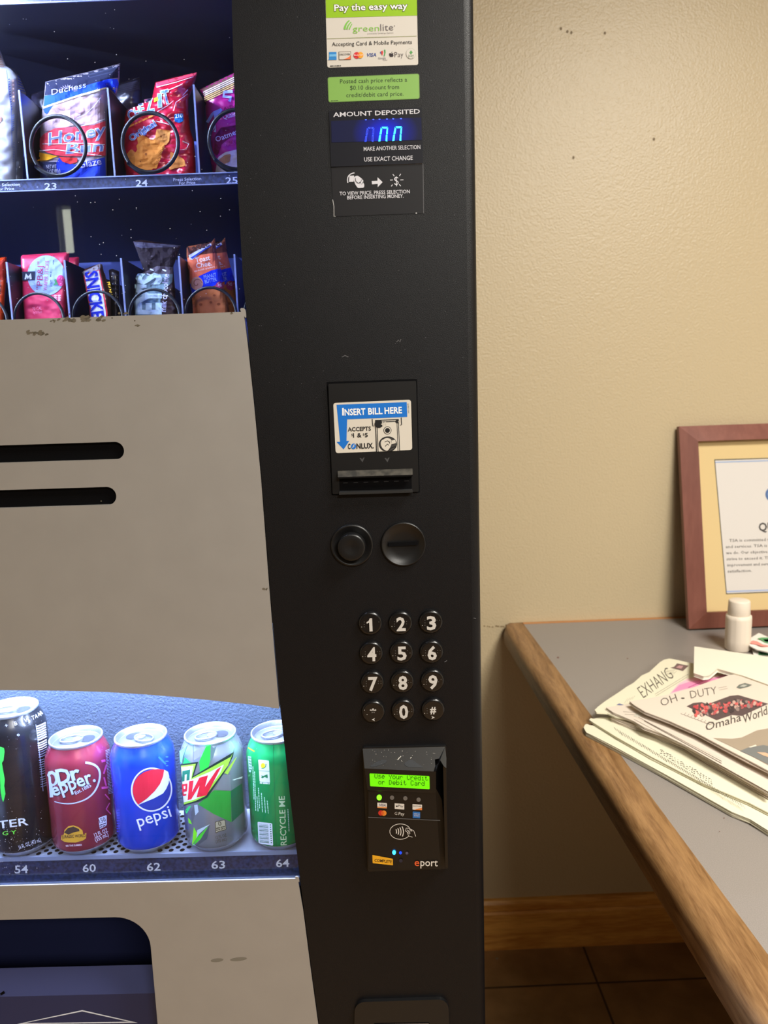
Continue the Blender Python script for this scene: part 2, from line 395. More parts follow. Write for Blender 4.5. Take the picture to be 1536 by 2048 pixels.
# ------------------------------------------------------------------ framed notice leaning on the wall
ZF = planeZ(ZC+.0045); bl = ZF.hit(1378, 1258); br = ZF.hit(1536, 1252); tl = Plane(RO-RY*.018, -RY).hit(1345, 853)
fx = (br-bl).normalized(); fu = (tl-bl); fu = (fu-fx*fu.dot(fx)).normalized(); fn = fx.cross(fu)
if fn.y > 0: fn = -fn
FH = (tl-bl).dot(fu)
FW = .44; TK = .022
class FP(Plane): pass
tb = FP(bl, fn)
pf = tag(empty('picture_frame', tuple(bl+fx*FW/2)), 'framed quality notice in a reddish brown wood frame leaning against the beige wall', 'picture frame')
fp = lambda a, b, w: bl+fx*a+fu*b+fn*w
MAHO = wood('mahogany', (134, 82, 68), (116, 66, 54), 2, .4, .5)
BW = .034
def bar(o0, o1, i1, i0):
    m_ = MB(); q = [fp(*o0, -.012), fp(*o1, -.012), fp(*o1, .000), fp(*o0, .000), fp(*i0, .012), fp(*i1, .012), fp(*i0, -.004), fp(*i1, -.004), fp(*i0, -.012), fp(*i1, -.012)]
    m_.add(q, [(0, 1, 2, 3), (3, 2, 5, 4), (4, 5, 7, 6), (6, 7, 9, 8), (0, 8, 9, 1), (0, 3, 4, 6, 8), (1, 9, 7, 5, 2)], MAHO); return m_
c_ = [(0, 0), (FW, 0), (FW, FH), (0, FH)]; k_ = [(BW, BW), (FW-BW, BW), (FW-BW, FH-BW), (BW, FH-BW)]
for i in range(4): build('frame_bar', bar(c_[i], c_[(i+1) % 4], k_[(i+1) % 4], k_[i]), pf)
MATB = ink(218, 192, 140, 70)
mb = MB(); mb.add([fp(a, b, w_) for w_ in (-.010, -.004) for a, b in k_], [(3, 2, 1, 0), (4, 5, 6, 7)], MATB); build('mat_board', mb, pf, label='cream mat board')
z = crop(1320, 820, 4.653); S = FP(bl, fn); W0 = -.0036
mb = MB()
doc = [(505, 460), (1150, 440), (1275, 1690), (615, 1715)]
mb.poly(S, C(z, doc), ink(90, 84, 66), W0)
mb.poly(S, C(z, [(513, 470), (1150, 450), (1275, 1680), (622, 1706)]), ink(216, 210, 204), W0+.0003)
mb.poly(S, C(z, [(514, 482), (1150, 462), (1150, 472), (515, 492)]), ink(150, 170, 206), W0+.0006)
mb.poly(S, C(z, [(618, 1684), (1275, 1662), (1275, 1672), (619, 1696)]), ink(160, 176, 214), W0+.0006)
mb.poly(S, C(z, ell(1085, 785, 105, 80)), ink(84, 112, 160), W0+.0006)
mb.poly(S, C(z, ell(1085, 785, 78, 56)), ink(216, 210, 204), W0+.0009)
G = ink(66, 62, 62)
mb.text(S, 'QUALITY', z(922, 1126), z(1330, 1112), 74/4.653, G, W0+.0008, .02)
for k, t in enumerate(('TSA is committed to', 'and services. TSA is on', 'we do. Our objective is', 'strive to exceed it. TSA', 'improvement and service', 'satisfaction.')):
    yy = 1228+k*57; x0 = (645, 612, 616, 620, 626, 630)[k]; x1 = (1040, 1060, 1040, 1050, 1062, 855)[k]
    mb.text(S, t, z(x0, yy), z(x1, yy-(x1-x0)*.03), 26/4.653, ink(100, 96, 92), W0+.0008, .004, res=1)
build('notice', mb, pf, label='white printed notice')

# ------------------------------------------------------------------ newspapers and things on the counter
z6 = crop(1160, 1310, 6.); z7 = crop(1280, 1330, 6.); z5 = crop(1160, 1320, 4.085)
CREAM = mat('newsprint_cream', (232, 226, 200), .75, spec=.2, bump=(40, .2, .002)); PINKP = mat('newsprint_pinkish', (226, 212, 196), .75, spec=.2, bump=(30, .25, .002))
def paper(name, label, pts, h, th, m, art=None, sheets=3, ins=1.2):
    mb = MB(); q = planeZ(ZC+h)
    for k in range(sheets):                              # the folded sheets show as separate edges
        zk = planeZ(ZC+h-th*k/sheets); cxm = sum(p[0] for p in pts)/len(pts)
        P_ = pts if k == 0 else [(x+random.uniform(-ins, ins), y+random.uniform(-ins, ins)*.5) for x, y in pts]
        if k: P_ = [tuple(pp) for pp in P_]
        top = [q.hit(x, y) for x, y in P_]; tz = ZC+h-th*k/sheets; a = [V((p.x, p.y, tz-(.0000 if k == 0 else .0003))) for p in top]; b = [p-V((0, 0, th/sheets*.66)) for p in a]; n = len(a)
        mb.add(a+b, [tuple(range(n)), tuple(range(n, 2*n))[::-1]]+[(i, (i+1) % n, n+(i+1) % n, n+i) for i in range(n)], m)
    if art: art(mb, q)
    cen = q.hit(sum(p[0] for p in pts)/len(pts), sum(p[1] for p in pts)/len(pts)); cen.z = ZC+h-th
    return tag(build('newspaper', mb, org=tuple(cen)), label, 'newspaper', 'newspapers piled on the counter')
R_ = random.Random(11)
paper('n', 'lowest cream newspaper of the pile, its end over the oak edge', C(z5, [(30, 550), (42, 528), (58, 522), (75, 530), (150, 545), (900, 500), (1700, 900), (1700, 1480), (1536, 1392), (1390, 1300), (1240, 1240), (1000, 1105), (700, 935), (300, 717), (150, 640), (50, 590)]), .007, .0065, CREAM, None, 5)
def a2(mb, q):
    g = ink(120, 116, 104)
    for i in range(46):
        t = i/45; x = 470+t*1500; y = 835+t*900
        if 14 < i < 34:
            for j in range(3): mb.poly(q, stroke(C(z6, [(x+R_.uniform(-8, 8), y+j*22), (x+R_.uniform(5, 28), y+j*22+R_.uniform(0, 12))]), 1.1), ink(70, 68, 64), .0003)
        mb.poly(q, stroke(C(z6, [(x-60, y+30), (x-30, y+70+R_.uniform(-10, 20))]), .6), g, .0003)
        mb.poly(q, stroke(C(z6, [(x-20, y+60), (x+12, y+110)]), .55), g, .0003)
paper('n', 'second cream newspaper from the bottom, with a strip of grey print', C(z5, [(75, 488), (88, 474), (110, 480), (165, 468), (220, 470), (400, 450), (1000, 600), (1700, 950), (1700, 1320), (1536, 1245), (1380, 1165), (1000, 1005), (580, 788), (300, 630), (110, 512)]), .0115, .0042, CREAM, a2, 2)
paper('n', 'thick folded newspaper in the middle of the pile, below the rolled edges', C(z6, [(375, 745), (400, 738), (900, 700), (2200, 1250), (2300, 1700), (1536, 1270), (1250, 1100), (980, 985), (770, 880), (600, 830), (480, 790)]), .018, .0064, PINKP, None, 6, 2.)
def aex(mb, q):
    d = ink(96, 88, 80)
    mb.text(q, 'EXHANG', z6(765, 520), z6(1130, 265), 150/6, d, .0003, -.012, .0)
    mb.poly(q, C(z6, [(435, 600), (470, 580), (550, 607)]), ink(110, 116, 158), .0003)
    mb.poly(q, C(z6, [(1085, 152), (1130, 140), (1165, 100), (1305, 128), (1235, 192)]), ink(120, 96, 92), .0003)
    mb.poly(q, C(z6, [(1150, 150), (1190, 125), (1240, 132), (1215, 165)]), ink(196, 150, 150), .0005)
    for k in range(4): mb.lines(q, z6(535+k*30, 572-k*14), z6(575+k*30, 520-k*12), (0, 0), 1, .5, ink(150, 142, 128), .0003)
    for k in range(5): mb.lines(q, z6(1000+k*28, 215-k*4), z6(1060+k*24, 185-k*6), (1, 5), 2, .5, ink(150, 142, 128), .0003)
    mb.lines(q, z6(900, 470), z6(1330, 210), (1.5, 3.6), 2, .8, ink(150, 142, 128), .0003)
    pk = ink(240, 150, 190)
    mb.poly(q, C(z6, [(1060, 485), (1180, 345), (1290, 285), (1420, 262), (1600, 270), (1800, 210), (1850, 260), (1500, 370), (1250, 420)]), ink(244, 196, 206), .0003)
    mb.poly(q, C(z6, [(1100, 450), (1190, 360), (1300, 325), (1440, 300), (1620, 275), (1790, 230), (1790, 262), (1500, 365), (1260, 405)]), pk, .0005)
    mb.lines(q, z6(1300, 390), z6(1560, 275), (2, 6), 3, 1.4, ink(176, 70, 130), .0007)
paper('n', 'cream newspaper with a big thin headline, on the wall side of the pile', C(z6, [(175, 660), (215, 620), (300, 555), (490, 430), (560, 380), (640, 335), (740, 245), (830, 205), (900, 140), (960, 85), (1010, 55), (1075, 42), (1180, 62), (1300, 90), (1360, 100), (1900, 170), (1900, 600), (700, 800), (420, 740), (330, 700), (200, 690)]), .0225, .003, CREAM, aex, 1)
def a5(mb, q):
    for (p, q1, wd) in (((648, 770), (1700, 1330), .5), ((700, 745), (1700, 1275), .9), ((770, 790), (1700, 1300), 1.3)):
        mb.poly(q, stroke(C(z6, [p, q1]), wd), ink(120, 108, 96), .0003)
    mb.poly(q, C(z6, [(650, 735), (700, 690), (1000, 800), (1700, 1160), (1700, 1250), (1000, 900)]), PINKP, .0002)
    mb.lines(q, z6(520, 680), z6(690, 690), (3, 5), 2, .9, ink(160, 154, 140), .0003)
    mb.poly(q, C(z6, [(640, 735), (690, 690), (760, 690), (780, 712), (700, 745)]), ink(210, 204, 188), .0003)
paper('n', 'folded newspaper just under the top one, its corner by the small purple triangle', C(z6, [(312, 628), (330, 625), (600, 590), (1000, 560), (2300, 1200), (2300, 1660), (1536, 1235), (1250, 1075), (1000, 955), (770, 868), (640, 790), (400, 690)]), .0265, .0038, PINKP, a5, 4, 2.)
def atop(mb, q):
    d = ink(84, 78, 72)
    mb.text(q, 'OH', z7(262, 498), z7(455, 430), 92/6, d, .0003, -.012)
    mb.poly(q, C(z7, ell(515, 398, 22, 8)), d, .0003)
    mb.text(q, 'DUTY', z7(610, 402), z7(930, 345), 92/6, d, .0003, -.012)
    mb.lines(q, z7(940, 275), z7(1050, 255), (2, 4), 2, .7, ink(150, 140, 126), .0003)
    mb.poly(q, C(z7, [(1155, 270), (1190, 235), (1260, 215), (1345, 238), (1300, 262), (1200, 286)]), ink(110, 116, 108), .0003)
    mb.poly(q, C(z7, [(1190, 258), (1240, 235), (1290, 240), (1250, 262)]), ink(190, 190, 180), .0005)
    mb.poly(q, C(z7, [(560, 495), (640, 455), (740, 445), (810, 470), (1080, 370), (1180, 360), (1540, 465), (1225, 610), (1100, 600), (920, 662)]), ink(92, 74, 74), .0003)
    rr = random.Random(5)
    for i in range(150):
        u_, v_ = rr.random(), rr.random(); x = 640+u_*820; top = 470-u_*80 if u_ < .6 else 400+(u_-.6)*130; bot = 590+(.3-u_)*90 if u_ < .3 else 600-(u_-.3)*170
        y = top+(bot-top)*(.1+.85*v_); cc = rr.choice([(214, 84, 88), (226, 104, 100), (196, 70, 78), (178, 92, 92), (70, 58, 60), (150, 130, 124), (206, 170, 156)])
        mb.poly(q, C(z7, ell(x, y, rr.uniform(8, 24), rr.uniform(10, 30), 7, rot=-.5)), ink(*cc), .0004+.000004*i)
    for i in range(9):
        x, y = 515+i*40, 575+i*15
        mb.lines(q, z7(x, y), z7(x-4, y), (0, 0), 1, .4, d)
        mb.poly(q, stroke(bez(z7(x-25, y+4), z7(x+10, y+40), z7(x+36, y-4), 5), .7), ink(120, 112, 104), .0003)
    mb.text(q, 'Omaha', z7(790, 792), z7(1215, 668), 92/6, d, .0003, .005, .25)
    mb.text(q, 'World', z7(1240, 700), z7(1530, 590), 100/6, d, .0003, .005, .25)
    mb.text(q, '-Herald', z7(1545, 585), z7(1900, 460), 100/6, d, .0003, .005, .25)
    mb.poly(q, C(z7, [(880, 875), (1100, 885), (1220, 870), (1400, 785), (1536, 760), (1900, 900), (1900, 1380), (1536, 1200), (1350, 1100), (1100, 980)]), ink(168, 152, 132), .0003)
    mb.poly(q, C(z7, [(1200, 1030), (1300, 990), (1480, 960), (1700, 1000), (1700, 1270), (1536, 1190), (1380, 1110)]), ink(122, 124, 122), .0005)
    mb.poly(q, C(z7, [(1400, 1045), (1500, 1050), (1700, 1120), (1700, 1160), (1480, 1085)]), ink(226, 178, 146), .0007)
    mb.poly(q, C(z7, [(1300, 985), (1390, 955), (1400, 972), (1330, 990)]), ink(228, 218, 200), .0007)
paper('n', 'top newspaper of the pile, with a red crowd photo and blackletter title', C(z7, [(-125, 435), (-90, 430), (100, 400), (330, 355), (600, 280), (860, 190), (1060, 125), (1200, 100), (1500, 170), (2100, 400), (2100, 1560), (1536, 1265), (1280, 1130), (1000, 985), (700, 825), (350, 670), (60, 560), (-70, 480)]), .0375, .0050, PINKP, atop, 2)

# white folded card on the papers
z4 = crop(1160, 1160, 4.085)
CARD = mat('white_card', (240, 234, 216), .6)
q = planeZ(ZC+.040); mb = MB()
pts = C(z4, [(940, 545), (1220, 585), (1560, 632), (2000, 720), (2000, 1000), (1560, 860), (1330, 778), (1240, 755), (1120, 722), (1050, 780), (1010, 785), (935, 760)])
a = [q.hit(x, y) for x, y in pts]; b = [p-V((0, 0, .006)) for p in a]; n = len(a)
mb.add(a+b, [tuple(range(n)), tuple(range(n, 2*n))[::-1]]+[(i, (i+1) % n, n+(i+1) % n, n+i) for i in range(n)], CARD)
tag(build('folded_card', mb, org=tuple(b[0]), bevel=.0012), 'blank white folded card with a notched edge lying on the newspapers', 'card')

# white shaker
z12 = crop(1420, 1180, 12.8)
cb = ZP.hit(*z12(700, 1520)); PL = Plane(cb, V((cb.x-CAM.x, cb.y-CAM.y, 0)))
pl = lambda x, y: (PL.hit(*z12(x, y)))
rad = (pl(1040, 1480)-pl(375, 1480)).length/2; hgt = pl(740, 250).z-ZC; rt = (pl(1045, 330)-pl(465, 330)).length/2; zs = pl(740, 640).z-ZC
SH = mat('white_plastic', (236, 222, 204), .5)
sk = tag(empty('shaker', (cb.x, cb.y, ZC)), 'small white plastic shaker jar standing in front of the picture frame', 'shaker')
mb = MB(); pr = [(0, .0005), (rad*.93, .0005), (rad, .003), (rad*1.01, zs*.3), (rad*1.02, zs*.9), (rad, zs), (rt*1.0, zs+.001)]
nn = 48; base = len(mb.v)
for r, zz in pr:
    for k in range(nn):
        rr = r*(1-(.035 if (k % 6 == 0 and .004 < zz < zs*.98) else 0)); t = 2*pi*k/nn; mb.v.append((cb.x+rr*cos(t), cb.y+rr*sin(t), ZC+zz))
for i in range(len(pr)-1):
    for k in range(nn):
        mb.f.append((base+i*nn+k, base+i*nn+(k+1) % nn, base+(i+1)*nn+(k+1) % nn, base+(i+1)*nn+k)); mb.m.append(mb.mi(SH)); mb.sm.append(True)
build('jar', mb, sk)
mb = MB(); mb.lathe([(rt, zs+.001), (rt*1.03, zs+.002), (rt*.98, hgt-.003), (rt*.95, hgt-.001), (rt*.85, hgt), (0, hgt)], cb.x, cb.y, ZC, SH); build('cap', mb, sk)

# sweet wrappers by the shaker
def wrapper(label, pts, h, folds, art, seed):
    mb = MB(); q = planeZ(ZC+h); a = [q.hit(*z12(*p)) for p in pts]; rr = random.Random(seed)
    n = len(a); ctr = sum(a, V((0, 0, 0)))/n; ctr.z += folds
    for i, p in enumerate(a): p.z += folds*(.6 if i % 2 else -.3)
    mb.add(a+[ctr], [(i, (i+1) % n, n) for i in range(n)], ink(244, 240, 232), True)
    lo = [p-V((0, 0, .002)) for p in a]
    mb.add(a+lo, [(i, (i+1) % n, n+(i+1) % n, n+i) for i in range(n)]+[tuple(range(n, 2*n))[::-1]], ink(244, 240, 232))
    for ps, c in art: mb.poly(planeZ(ZC+h+folds*1.05), C(z12, ps), ink(*c), .0002)
    return tag(build('wrapper', mb, org=(ctr.x, ctr.y, ZC)), label, 'wrapper', 'paper wrappers beside the shaker')
wrapper('lower white and green paper wrapper, flat on the counter', [(1075, 1500), (1400, 1470), (2100, 1500), (2100, 1740), (1480, 1715), (1120, 1672)], .0035, .001, [([(1250, 1530), (1480, 1620), (2000, 1600), (2000, 1660), (1480, 1668), (1240, 1660)], (70, 150, 96)), ([(1290, 1580), (1400, 1625), (1400, 1640), (1280, 1635)], (200, 236, 206))], 1)
wrapper('upper crumpled white paper wrapper with green and red print, beside the shaker', [(1010, 1230), (1250, 1120), (1480, 1190), (2100, 1240), (2100, 1650), (1480, 1610), (1200, 1510), (1010, 1440)], .014, .003, [([(1210, 1240), (1320, 1215), (1500, 1215), (2000, 1260), (2000, 1400), (1500, 1375), (1390, 1340), (1310, 1275)], (92, 162, 108)), ([(1350, 1265), (1500, 1255), (1500, 1330), (1420, 1320)], (226, 240, 220)), ([(1010, 1330), (1100, 1290), (1200, 1310), (1350, 1390), (1500, 1420), (1500, 1450), (1330, 1440), (1180, 1390), (1040, 1370)], (244, 150, 140))], 2)

# ================================================================== the vending machine
VM = tag(empty('vending_machine', (-.38, .4, 0)), 'tall black and grey snack and drink vending machine with a keypad, beside the counter', 'vending machine')
XR, XL, YB, ZT = .0812, -.86, .80, 1.83
BLK = mat('black_powder_coat', (11, 11, 14), .42, spec=.3, bump=(1500, .35, .0006))
BLKP = mat('black_plastic', (15, 15, 16), .36, spec=.5)
BLKG = mat('black_gloss', (12, 12, 13), .18, spec=.5)
NAVY = mat('cabinet_liner', (84, 98, 178), .55, spec=.3)
VOID = mat('void_black', (5, 5, 7), .8, spec=.1)
STEEL = mat('brushed_panel', (162, 158, 153), .42, metal=.25, spec=.4, noise=(25, (158, 154, 149), .3, .7))
# cabinet shell and liner
def shell(mb, x0, x1, y0, y1, z0, z1, t, m):
    mb.box((x0, y0, z0), (x0+t, y1, z1), m); mb.box((x1-t, y0, z0), (x1, y1, z1), m)
    mb.box((x0+t, y0, z0), (x1-t, y1, z0+t), m); mb.box((x0+t, y0, z1-t), (x1-t, y1, z1), m); mb.box((x0+t, y1-t, z0+t), (x1-t, y1, z1-t), m)
mb = MB(); shell(mb, XL+.002, XR-.002, .036, YB, .10, ZT-.004, .012, BLK); build('cabinet', mb, VM)
for x in (XL+.06, XR-.06):
    for y in (.10, YB-.06):
        mb = MB(); mb.lathe([(0, .0005), (.03, .0005), (.03, .012), (.014, .02), (.014, .0995), (0, .0995)], x, y, 0, BLKP, 20); build('foot', mb, VM)
mb = MB(); shell(mb, XL+.02, -.095, .0365, .62, 1.285, 1.812, .006, NAVY); build('snack_liner', mb, VM, label='dark navy snack compartment')
CANL = mat('pebbled_liner', (64, 74, 90), .5, spec=.5, bump=(420, .6, .002))
mb = MB(); mb.box((XL+.02, .125, .79), (-.062, .130, 1.09), CANL); mb.box((XL+.02, .012, 1.085), (-.062, .125, 1.09), CANL)
mb.box((-.066, .012, .80), (-.062, .125, 1.085), CANL); mb.box((XL+.02, .012, .80), (XL+.024, .125, 1.085), CANL); build('drink_liner', mb, VM, label='pebbled grey drink compartment')
# column with the curved left edge
EDGEP = [(455, -160), (462, -60), (466, 100), (470, 220), (476, 380), (486, 560), (492.5, 617), (498.6, 700), (510, 810), (524, 960), (539, 1160), (551, 1310), (560.5, 1417), (570, 1500), (582, 1610), (594.5, 1712), (600, 1757), (608, 1820), (622, 1930), (638, 2048), (654, 2160)]
e3 = [FRONT.hit(*p) for p in EDGEP]
le = [(e3[0].x-.002, ZT)]+[(p.x, p.z) for p in e3]
xb, zb = le[-1]; le += [(xb+.02, .45), (xb+.03, .12)]
XF = XR-.009
mb = MB(); f = []; prof = [(XF, 0.)]+[(XF+.009*sin(t), .009-.009*cos(t)) for t in [k/6*pi/2 for k in range(1, 7)]]+[(XR, .036)]
pts = [(x, 0, z) for x, z in le]+[(XF, 0, .12), (XF, 0, ZT)]
mb.add(pts, [tuple(range(len(pts)))], BLK)
n = len(prof); mb.add([(x, y, z) for z in (.12, ZT) for x, y in prof], [(i, i+1, n+i+1, n+i) for i in range(n-1)], BLK, True)
n = len(le); mb.add([(x, y, z) for y in (0, .012) for x, z in le], [(i, i+1, n+i+1, n+i) for i in range(n-1)], BLK)
mb.add([(le[0][0], 0, ZT), (XF, 0, ZT), (XR, .009, ZT), (XR, .036, ZT), (le[0][0], .036, ZT)], [(0, 1, 2, 3, 4)], BLK)
mb.add([(x, .012, z) for x, z in le]+[(XR-.01, .012, .12), (XR-.01, .012, ZT)], [tuple(range(n+2))[::-1]], BLKP)
rs = random.Random(21)
for i in range(120):                                     # scuffs and dust on the coat
    x, y = rs.uniform(490, 940), rs.uniform(0, 800)**1.0
    if x > EDGEP[3][0]+20 and not (640 < x < 860 and y < 440) and not (645 < x < 845 and y > 750): mb.poly(FRONT, ell(x, y, rs.uniform(.3, .6), rs.uniform(.3, .6), 6), ink(120, 122, 126), .0001)
for p in ([(684, 714), (690, 711), (697, 714)], [(793, 684), (797, 680), (800, 684), (802, 678)], [(947, 1236), (952, 1237)], [(889, 1324), (894, 1321)]): mb.poly(FRONT, stroke(p, 1.1), ink(104, 104, 106), .0001)
build('control_column', mb, VM)
mb = MB(); mb.box((XL, 0, 1.76), (le[0][0]-.0025, .03, ZT), BLK); build('header', mb, VM)
mb = MB(); mb.box((XL, 0, .12), (XL+.05, .036, 1.759), BLK); build('door_stile', mb, VM)
# upper grey panel
PS = planeY(.0012)
def P2(pl, p): h = pl.hit(*p); return (h.x, h.z)
class XZ:                                                # plane drawn directly in metres
    def __init__(s, y): s.y = y; s.n = V((0, -1, 0))
    def P(s, x, z, w=0.): return V((x, s.y-w, z))
    def hit(s, x, z): return V((x, s.y, z))
xz = XZ(.0012)
def off(p, d): return (p[0]-d, p[1])
GAP = .0007
up = [P2(PS, p) for p in rnd([(478, 616.5), (491.5, 616.2), (493.5, 640)], 9)]+[off(P2(PS, p), GAP) for p in EDGEP[7:12]]+[off(P2(PS, (560, 1416)), GAP)]
low = [P2(PS, p) for p in [(548, 1415), (500, 1408), (442, 1401.5), (370, 1394.5), (292, 1388), (210, 1383), (125, 1380.5), (0, 1379.5)]]
zt = up[0][1]; xa = XL+.052
pan = [(xa, zt)]+up+low+[(xa, low[-1][1])]
def slot(x1, zc_, h):
    return [(xa+.03, zc_-h/2)]+[(x1-h/2+h/2*sin(t), zc_-h/2*cos(t)) for t in [k/14*pi for k in range(15)]]+[(xa+.03, zc_+h/2)]
def sl(y0, y1, xr): 
    a, b = P2(PS, (xr-18, y0)), P2(PS, (xr-18, y1)); return slot(P2(PS, (xr, (y0+y1)/2))[0], (a[1]+b[1])/2, a[1]-b[1])
s1, s2 = sl(883.5, 918.5, 249), sl(973.5, 1009.5, 233.5)
mb = MB(); mb.prism(xz, pan, STEEL, .0012, -.008, holes=(s1, s2))
zP = crop(0, 600, 2.5607); SM = ink(104, 96, 82, 50); SM2 = ink(84, 78, 66, 50); PF = planeY(0)
for k, (x, y, w_, h_) in enumerate(((345, 100, 90, 30), (475, 96, 115, 34), (192, 168, 105, 26), (268, 108, 26, 16), (712, 132, 36, 12), (630, 68, 50, 10), (1178, 68, 34, 9), (1355, 1485, 24, 22))):
    rr = random.Random(k)
    for j in range(int(max(5, w_/6))):
        px, py = x+rr.uniform(-.5, .5)*w_, y+rr.uniform(-.5, .5)*h_*.7
        mb.poly(PF, C(zP, [(px+rr.uniform(.6, 1.1)*(w_*.08+4)*cos(t), py+rr.uniform(.6, 1.1)*(h_*.16+2)*sin(t)-.25*(w_*.08+4)*cos(t)) for t in [q*2*pi/9 for q in range(9)]]), SM if j % 3 else SM2, .00003+.000004*j)
for p in ((356, 72), (412, 88), (574, 92), (690, 106), (518, 1030)): mb.poly(PF, C(zP, ell(p[0], p[1], 4, 4, 8)), SM2, .00005)
fpn = build('front_panel', mb, VM, label='grey metal panel with two long slots', bevel=.0006)
for s_ in (s1, s2):
    mb = MB(); mb.prism(XZ(.0085), [(x, z) for x, z in s_], VOID, .004, 0); build('slot_backing', mb, fpn)
# lower grey panel with the delivery opening
PL_ = planeY(.0012)
lw = [off(P2(PS, p), GAP) for p in rnd([(590, 1752.2), (599, 1752), (601, 1765)], 5)]+[off(P2(PS, p), GAP) for p in EDGEP[17:]]+[(xb+.02-GAP, .45), (xb+.03-GAP, .12)]
zl = lw[0][1]
a = P2(PS, (240, 1832.5)); b = P2(PS, (302.5, 1895)); c = P2(PS, (297, 2048))
op = [(b[0], .50), (b[0], a[1]-.040)]+[(b[0]-.034+.034*cos(t), a[1]-.034+.034*sin(t)) for t in [k/10*pi/2 for k in range(11)]]+[(xa+.10, a[1]), (xa+.10, .50)]
mb = MB(); mb.prism(xz, [(xa, zl)]+lw+[(xa, .12)], STEEL, .0012, -.0006, holes=(op,))
zq = crop(0, 1740, 2.327)
for x, y, w_ in ((1010, 420, 60), (1110, 415, 80)):
    mb.poly(PF, C(zq, ell(x, y, w_*.5, 9, 14, rot=-.1)), ink(118, 112, 101, 50), .00003)
build('kick_panel', mb, VM, label='grey metal panel around the delivery opening', bevel=.0006)
BIN = mat('bin_navy', (30, 34, 66), .5, spec=.4); FLAP = mat('flap_navy', (40, 46, 84), .42, spec=.4)
mb = MB(); shell(mb, xa+.09, b[0]+.012, .0125, .16, .49, a[1]+.012, .004, BIN); build('delivery_bin', mb, VM)
pf_ = planeY(.03); zf0 = pf_.hit(*zq(300, 495)).z; zf1 = pf_.hit(*zq(300, 583)).z
mb = MB(); mb.box((xa+.105, .030, .505), (b[0]-.002, .036, zf1), FLAP)
mb.add([(xa+.105, .03, zf1), (b[0]-.002, .03, zf1), (b[0]-.002, .044, zf0), (xa+.105, .044, zf0)], [(0, 1, 2, 3)], mat('flap_bevel', (58, 64, 108), .4))
WHT = ink(222, 228, 240); q = planeY(.03)
tri = [(75, 718), (383, 652), (642, 711)]; tri2 = [(112, 713), (383, 658), (600, 706)]
mb.poly(q, C(zq, tri), WHT, .0003, holes=(C(zq, tri2),))
mb.poly(q, C(zq, [(0, 575), (18, 562), (24, 574), (4, 584)]), VOID, .0003)
build('delivery_flap', mb, VM, label='navy push flap with a white arrow outline')
# panes
GLS = glassy('pane_glass', (.97, .98, 1.), 1.5, haze=.0035)
SPK = mat('dust', (200, 205, 220), .8)
def pane(name, x0, x1, z0, z1, y, specks):
    mb = MB(); mb.add([(x0, y, z0), (x1, y, z0), (x1, y, z1), (x0, y, z1)], [(0, 1, 2, 3)], GLS)
    q = planeY(y)
    for x, y_, r in specks: mb.poly(q, ell(x, y_, r, r, 6), SPK, .0002)
    return build(name, mb, VM)
rs = random.Random(4)
sp = [(rs.uniform(0, 460), rs.uniform(0, 615), rs.choice((.5, .6, .7, .9))) for i in range(70)]+[(rs.uniform(150, 480), rs.uniform(380, 600), rs.choice((.5, .8, 1.))) for i in range(40)]
pane('snack_window', XL+.045, -.105, zt-.02, 1.775, .0120, sp)
sp = [(rs.gauss(25, 28), rs.gauss(1690, 40), rs.uniform(.3, .8)) for i in range(150)]+[(rs.uniform(0, 560), rs.uniform(1400, 1500), rs.uniform(.3, .6)) for i in range(160)]
pane('can_window', XL+.045, -.085, zl-.012, pan[-1][1]+.016, .0095, [s_ for s_ in sp if s_[1] < 1764 and s_[0] > -40])

# ------------------------------------------------------------------ snack shelves
YS = .155; SHP = planeY(YS-.0022)
STRIP = mat('price_strip', (34, 37, 54), .4, spec=.4, noise=(260, (50, 56, 88), .40, .62)); RAIL = mat('strip_rail', (170, 180, 210), .3, metal=.6)
TRAY = mat('tray_navy', (22, 23, 34), .5, spec=.35); DIV = mat('divider_steel', (18, 19, 28), .4, spec=.4); DIVE = mat('divider_edge', (150, 160, 196), .35, metal=.5)
WIRE = mat('coil_wire', (7, 7, 8), .42, spec=.3)
zA = planeY(YS).hit(100, 358).z; zA2 = planeY(YS).hit(100, 382.5).z
def shelf(zt_, label, texts):
    mb = MB(); mb.box((XL+.028, YS+.001, zt_-.0075), (-.108, .60, zt_-.006), TRAY); sh = build('shelf', mb, VM, label=label)
    mb = MB(); mb.box((XL+.028, YS-.0015, zt_-.0117), (-.108, YS, zt_), STRIP)
    mb.box((XL+.028, YS-.0030, zt_-.0011), (-.108, YS-.0016, zt_), RAIL); mb.box((XL+.028, YS-.0030, zt_-.0122), (-.108, YS-.0016, zt_-.0113), RAIL)
    for t, p0, p1, h, bd in texts: mb.text(SHP, t, p0, p1, h, ink(176, 178, 196), .0008, bd)
    build('price_strip', mb, sh)
    return sh
za1 = crop(0, 80, 6.4); za2 = crop(230, 120, 5.908)
tx = [('23', za1(572, 1912), za1(722, 1908), 78/6.4, .012), ('24', za2(248, 1492), za2(385, 1488), 74/5.908, .012), ('25', za2(1310, 1462), za2(1448, 1456), 74/5.908, .012),
      ('Press Selection', za2(690, 1432), za2(1018, 1418), 36/5.908, .006), ('For Price', za2(760, 1472), za2(948, 1464), 34/5.908, .006),
      ('Press Selection', za1(-130, 1876), za1(255, 1866), 36/6.4, .006), ('For Price', za1(-40, 1926), za1(180, 1918), 34/6.4, .006)]
ZTOP = planeY(YS).hit(230, 2).z+.0117
ZB_ = 1.355
shT = shelf(ZTOP, 'top shelf', []); shA = shelf(zA, 'shelf with lanes 23 to 25', tx); shB = shelf(ZB_, 'candy shelf behind the grey panel', [])
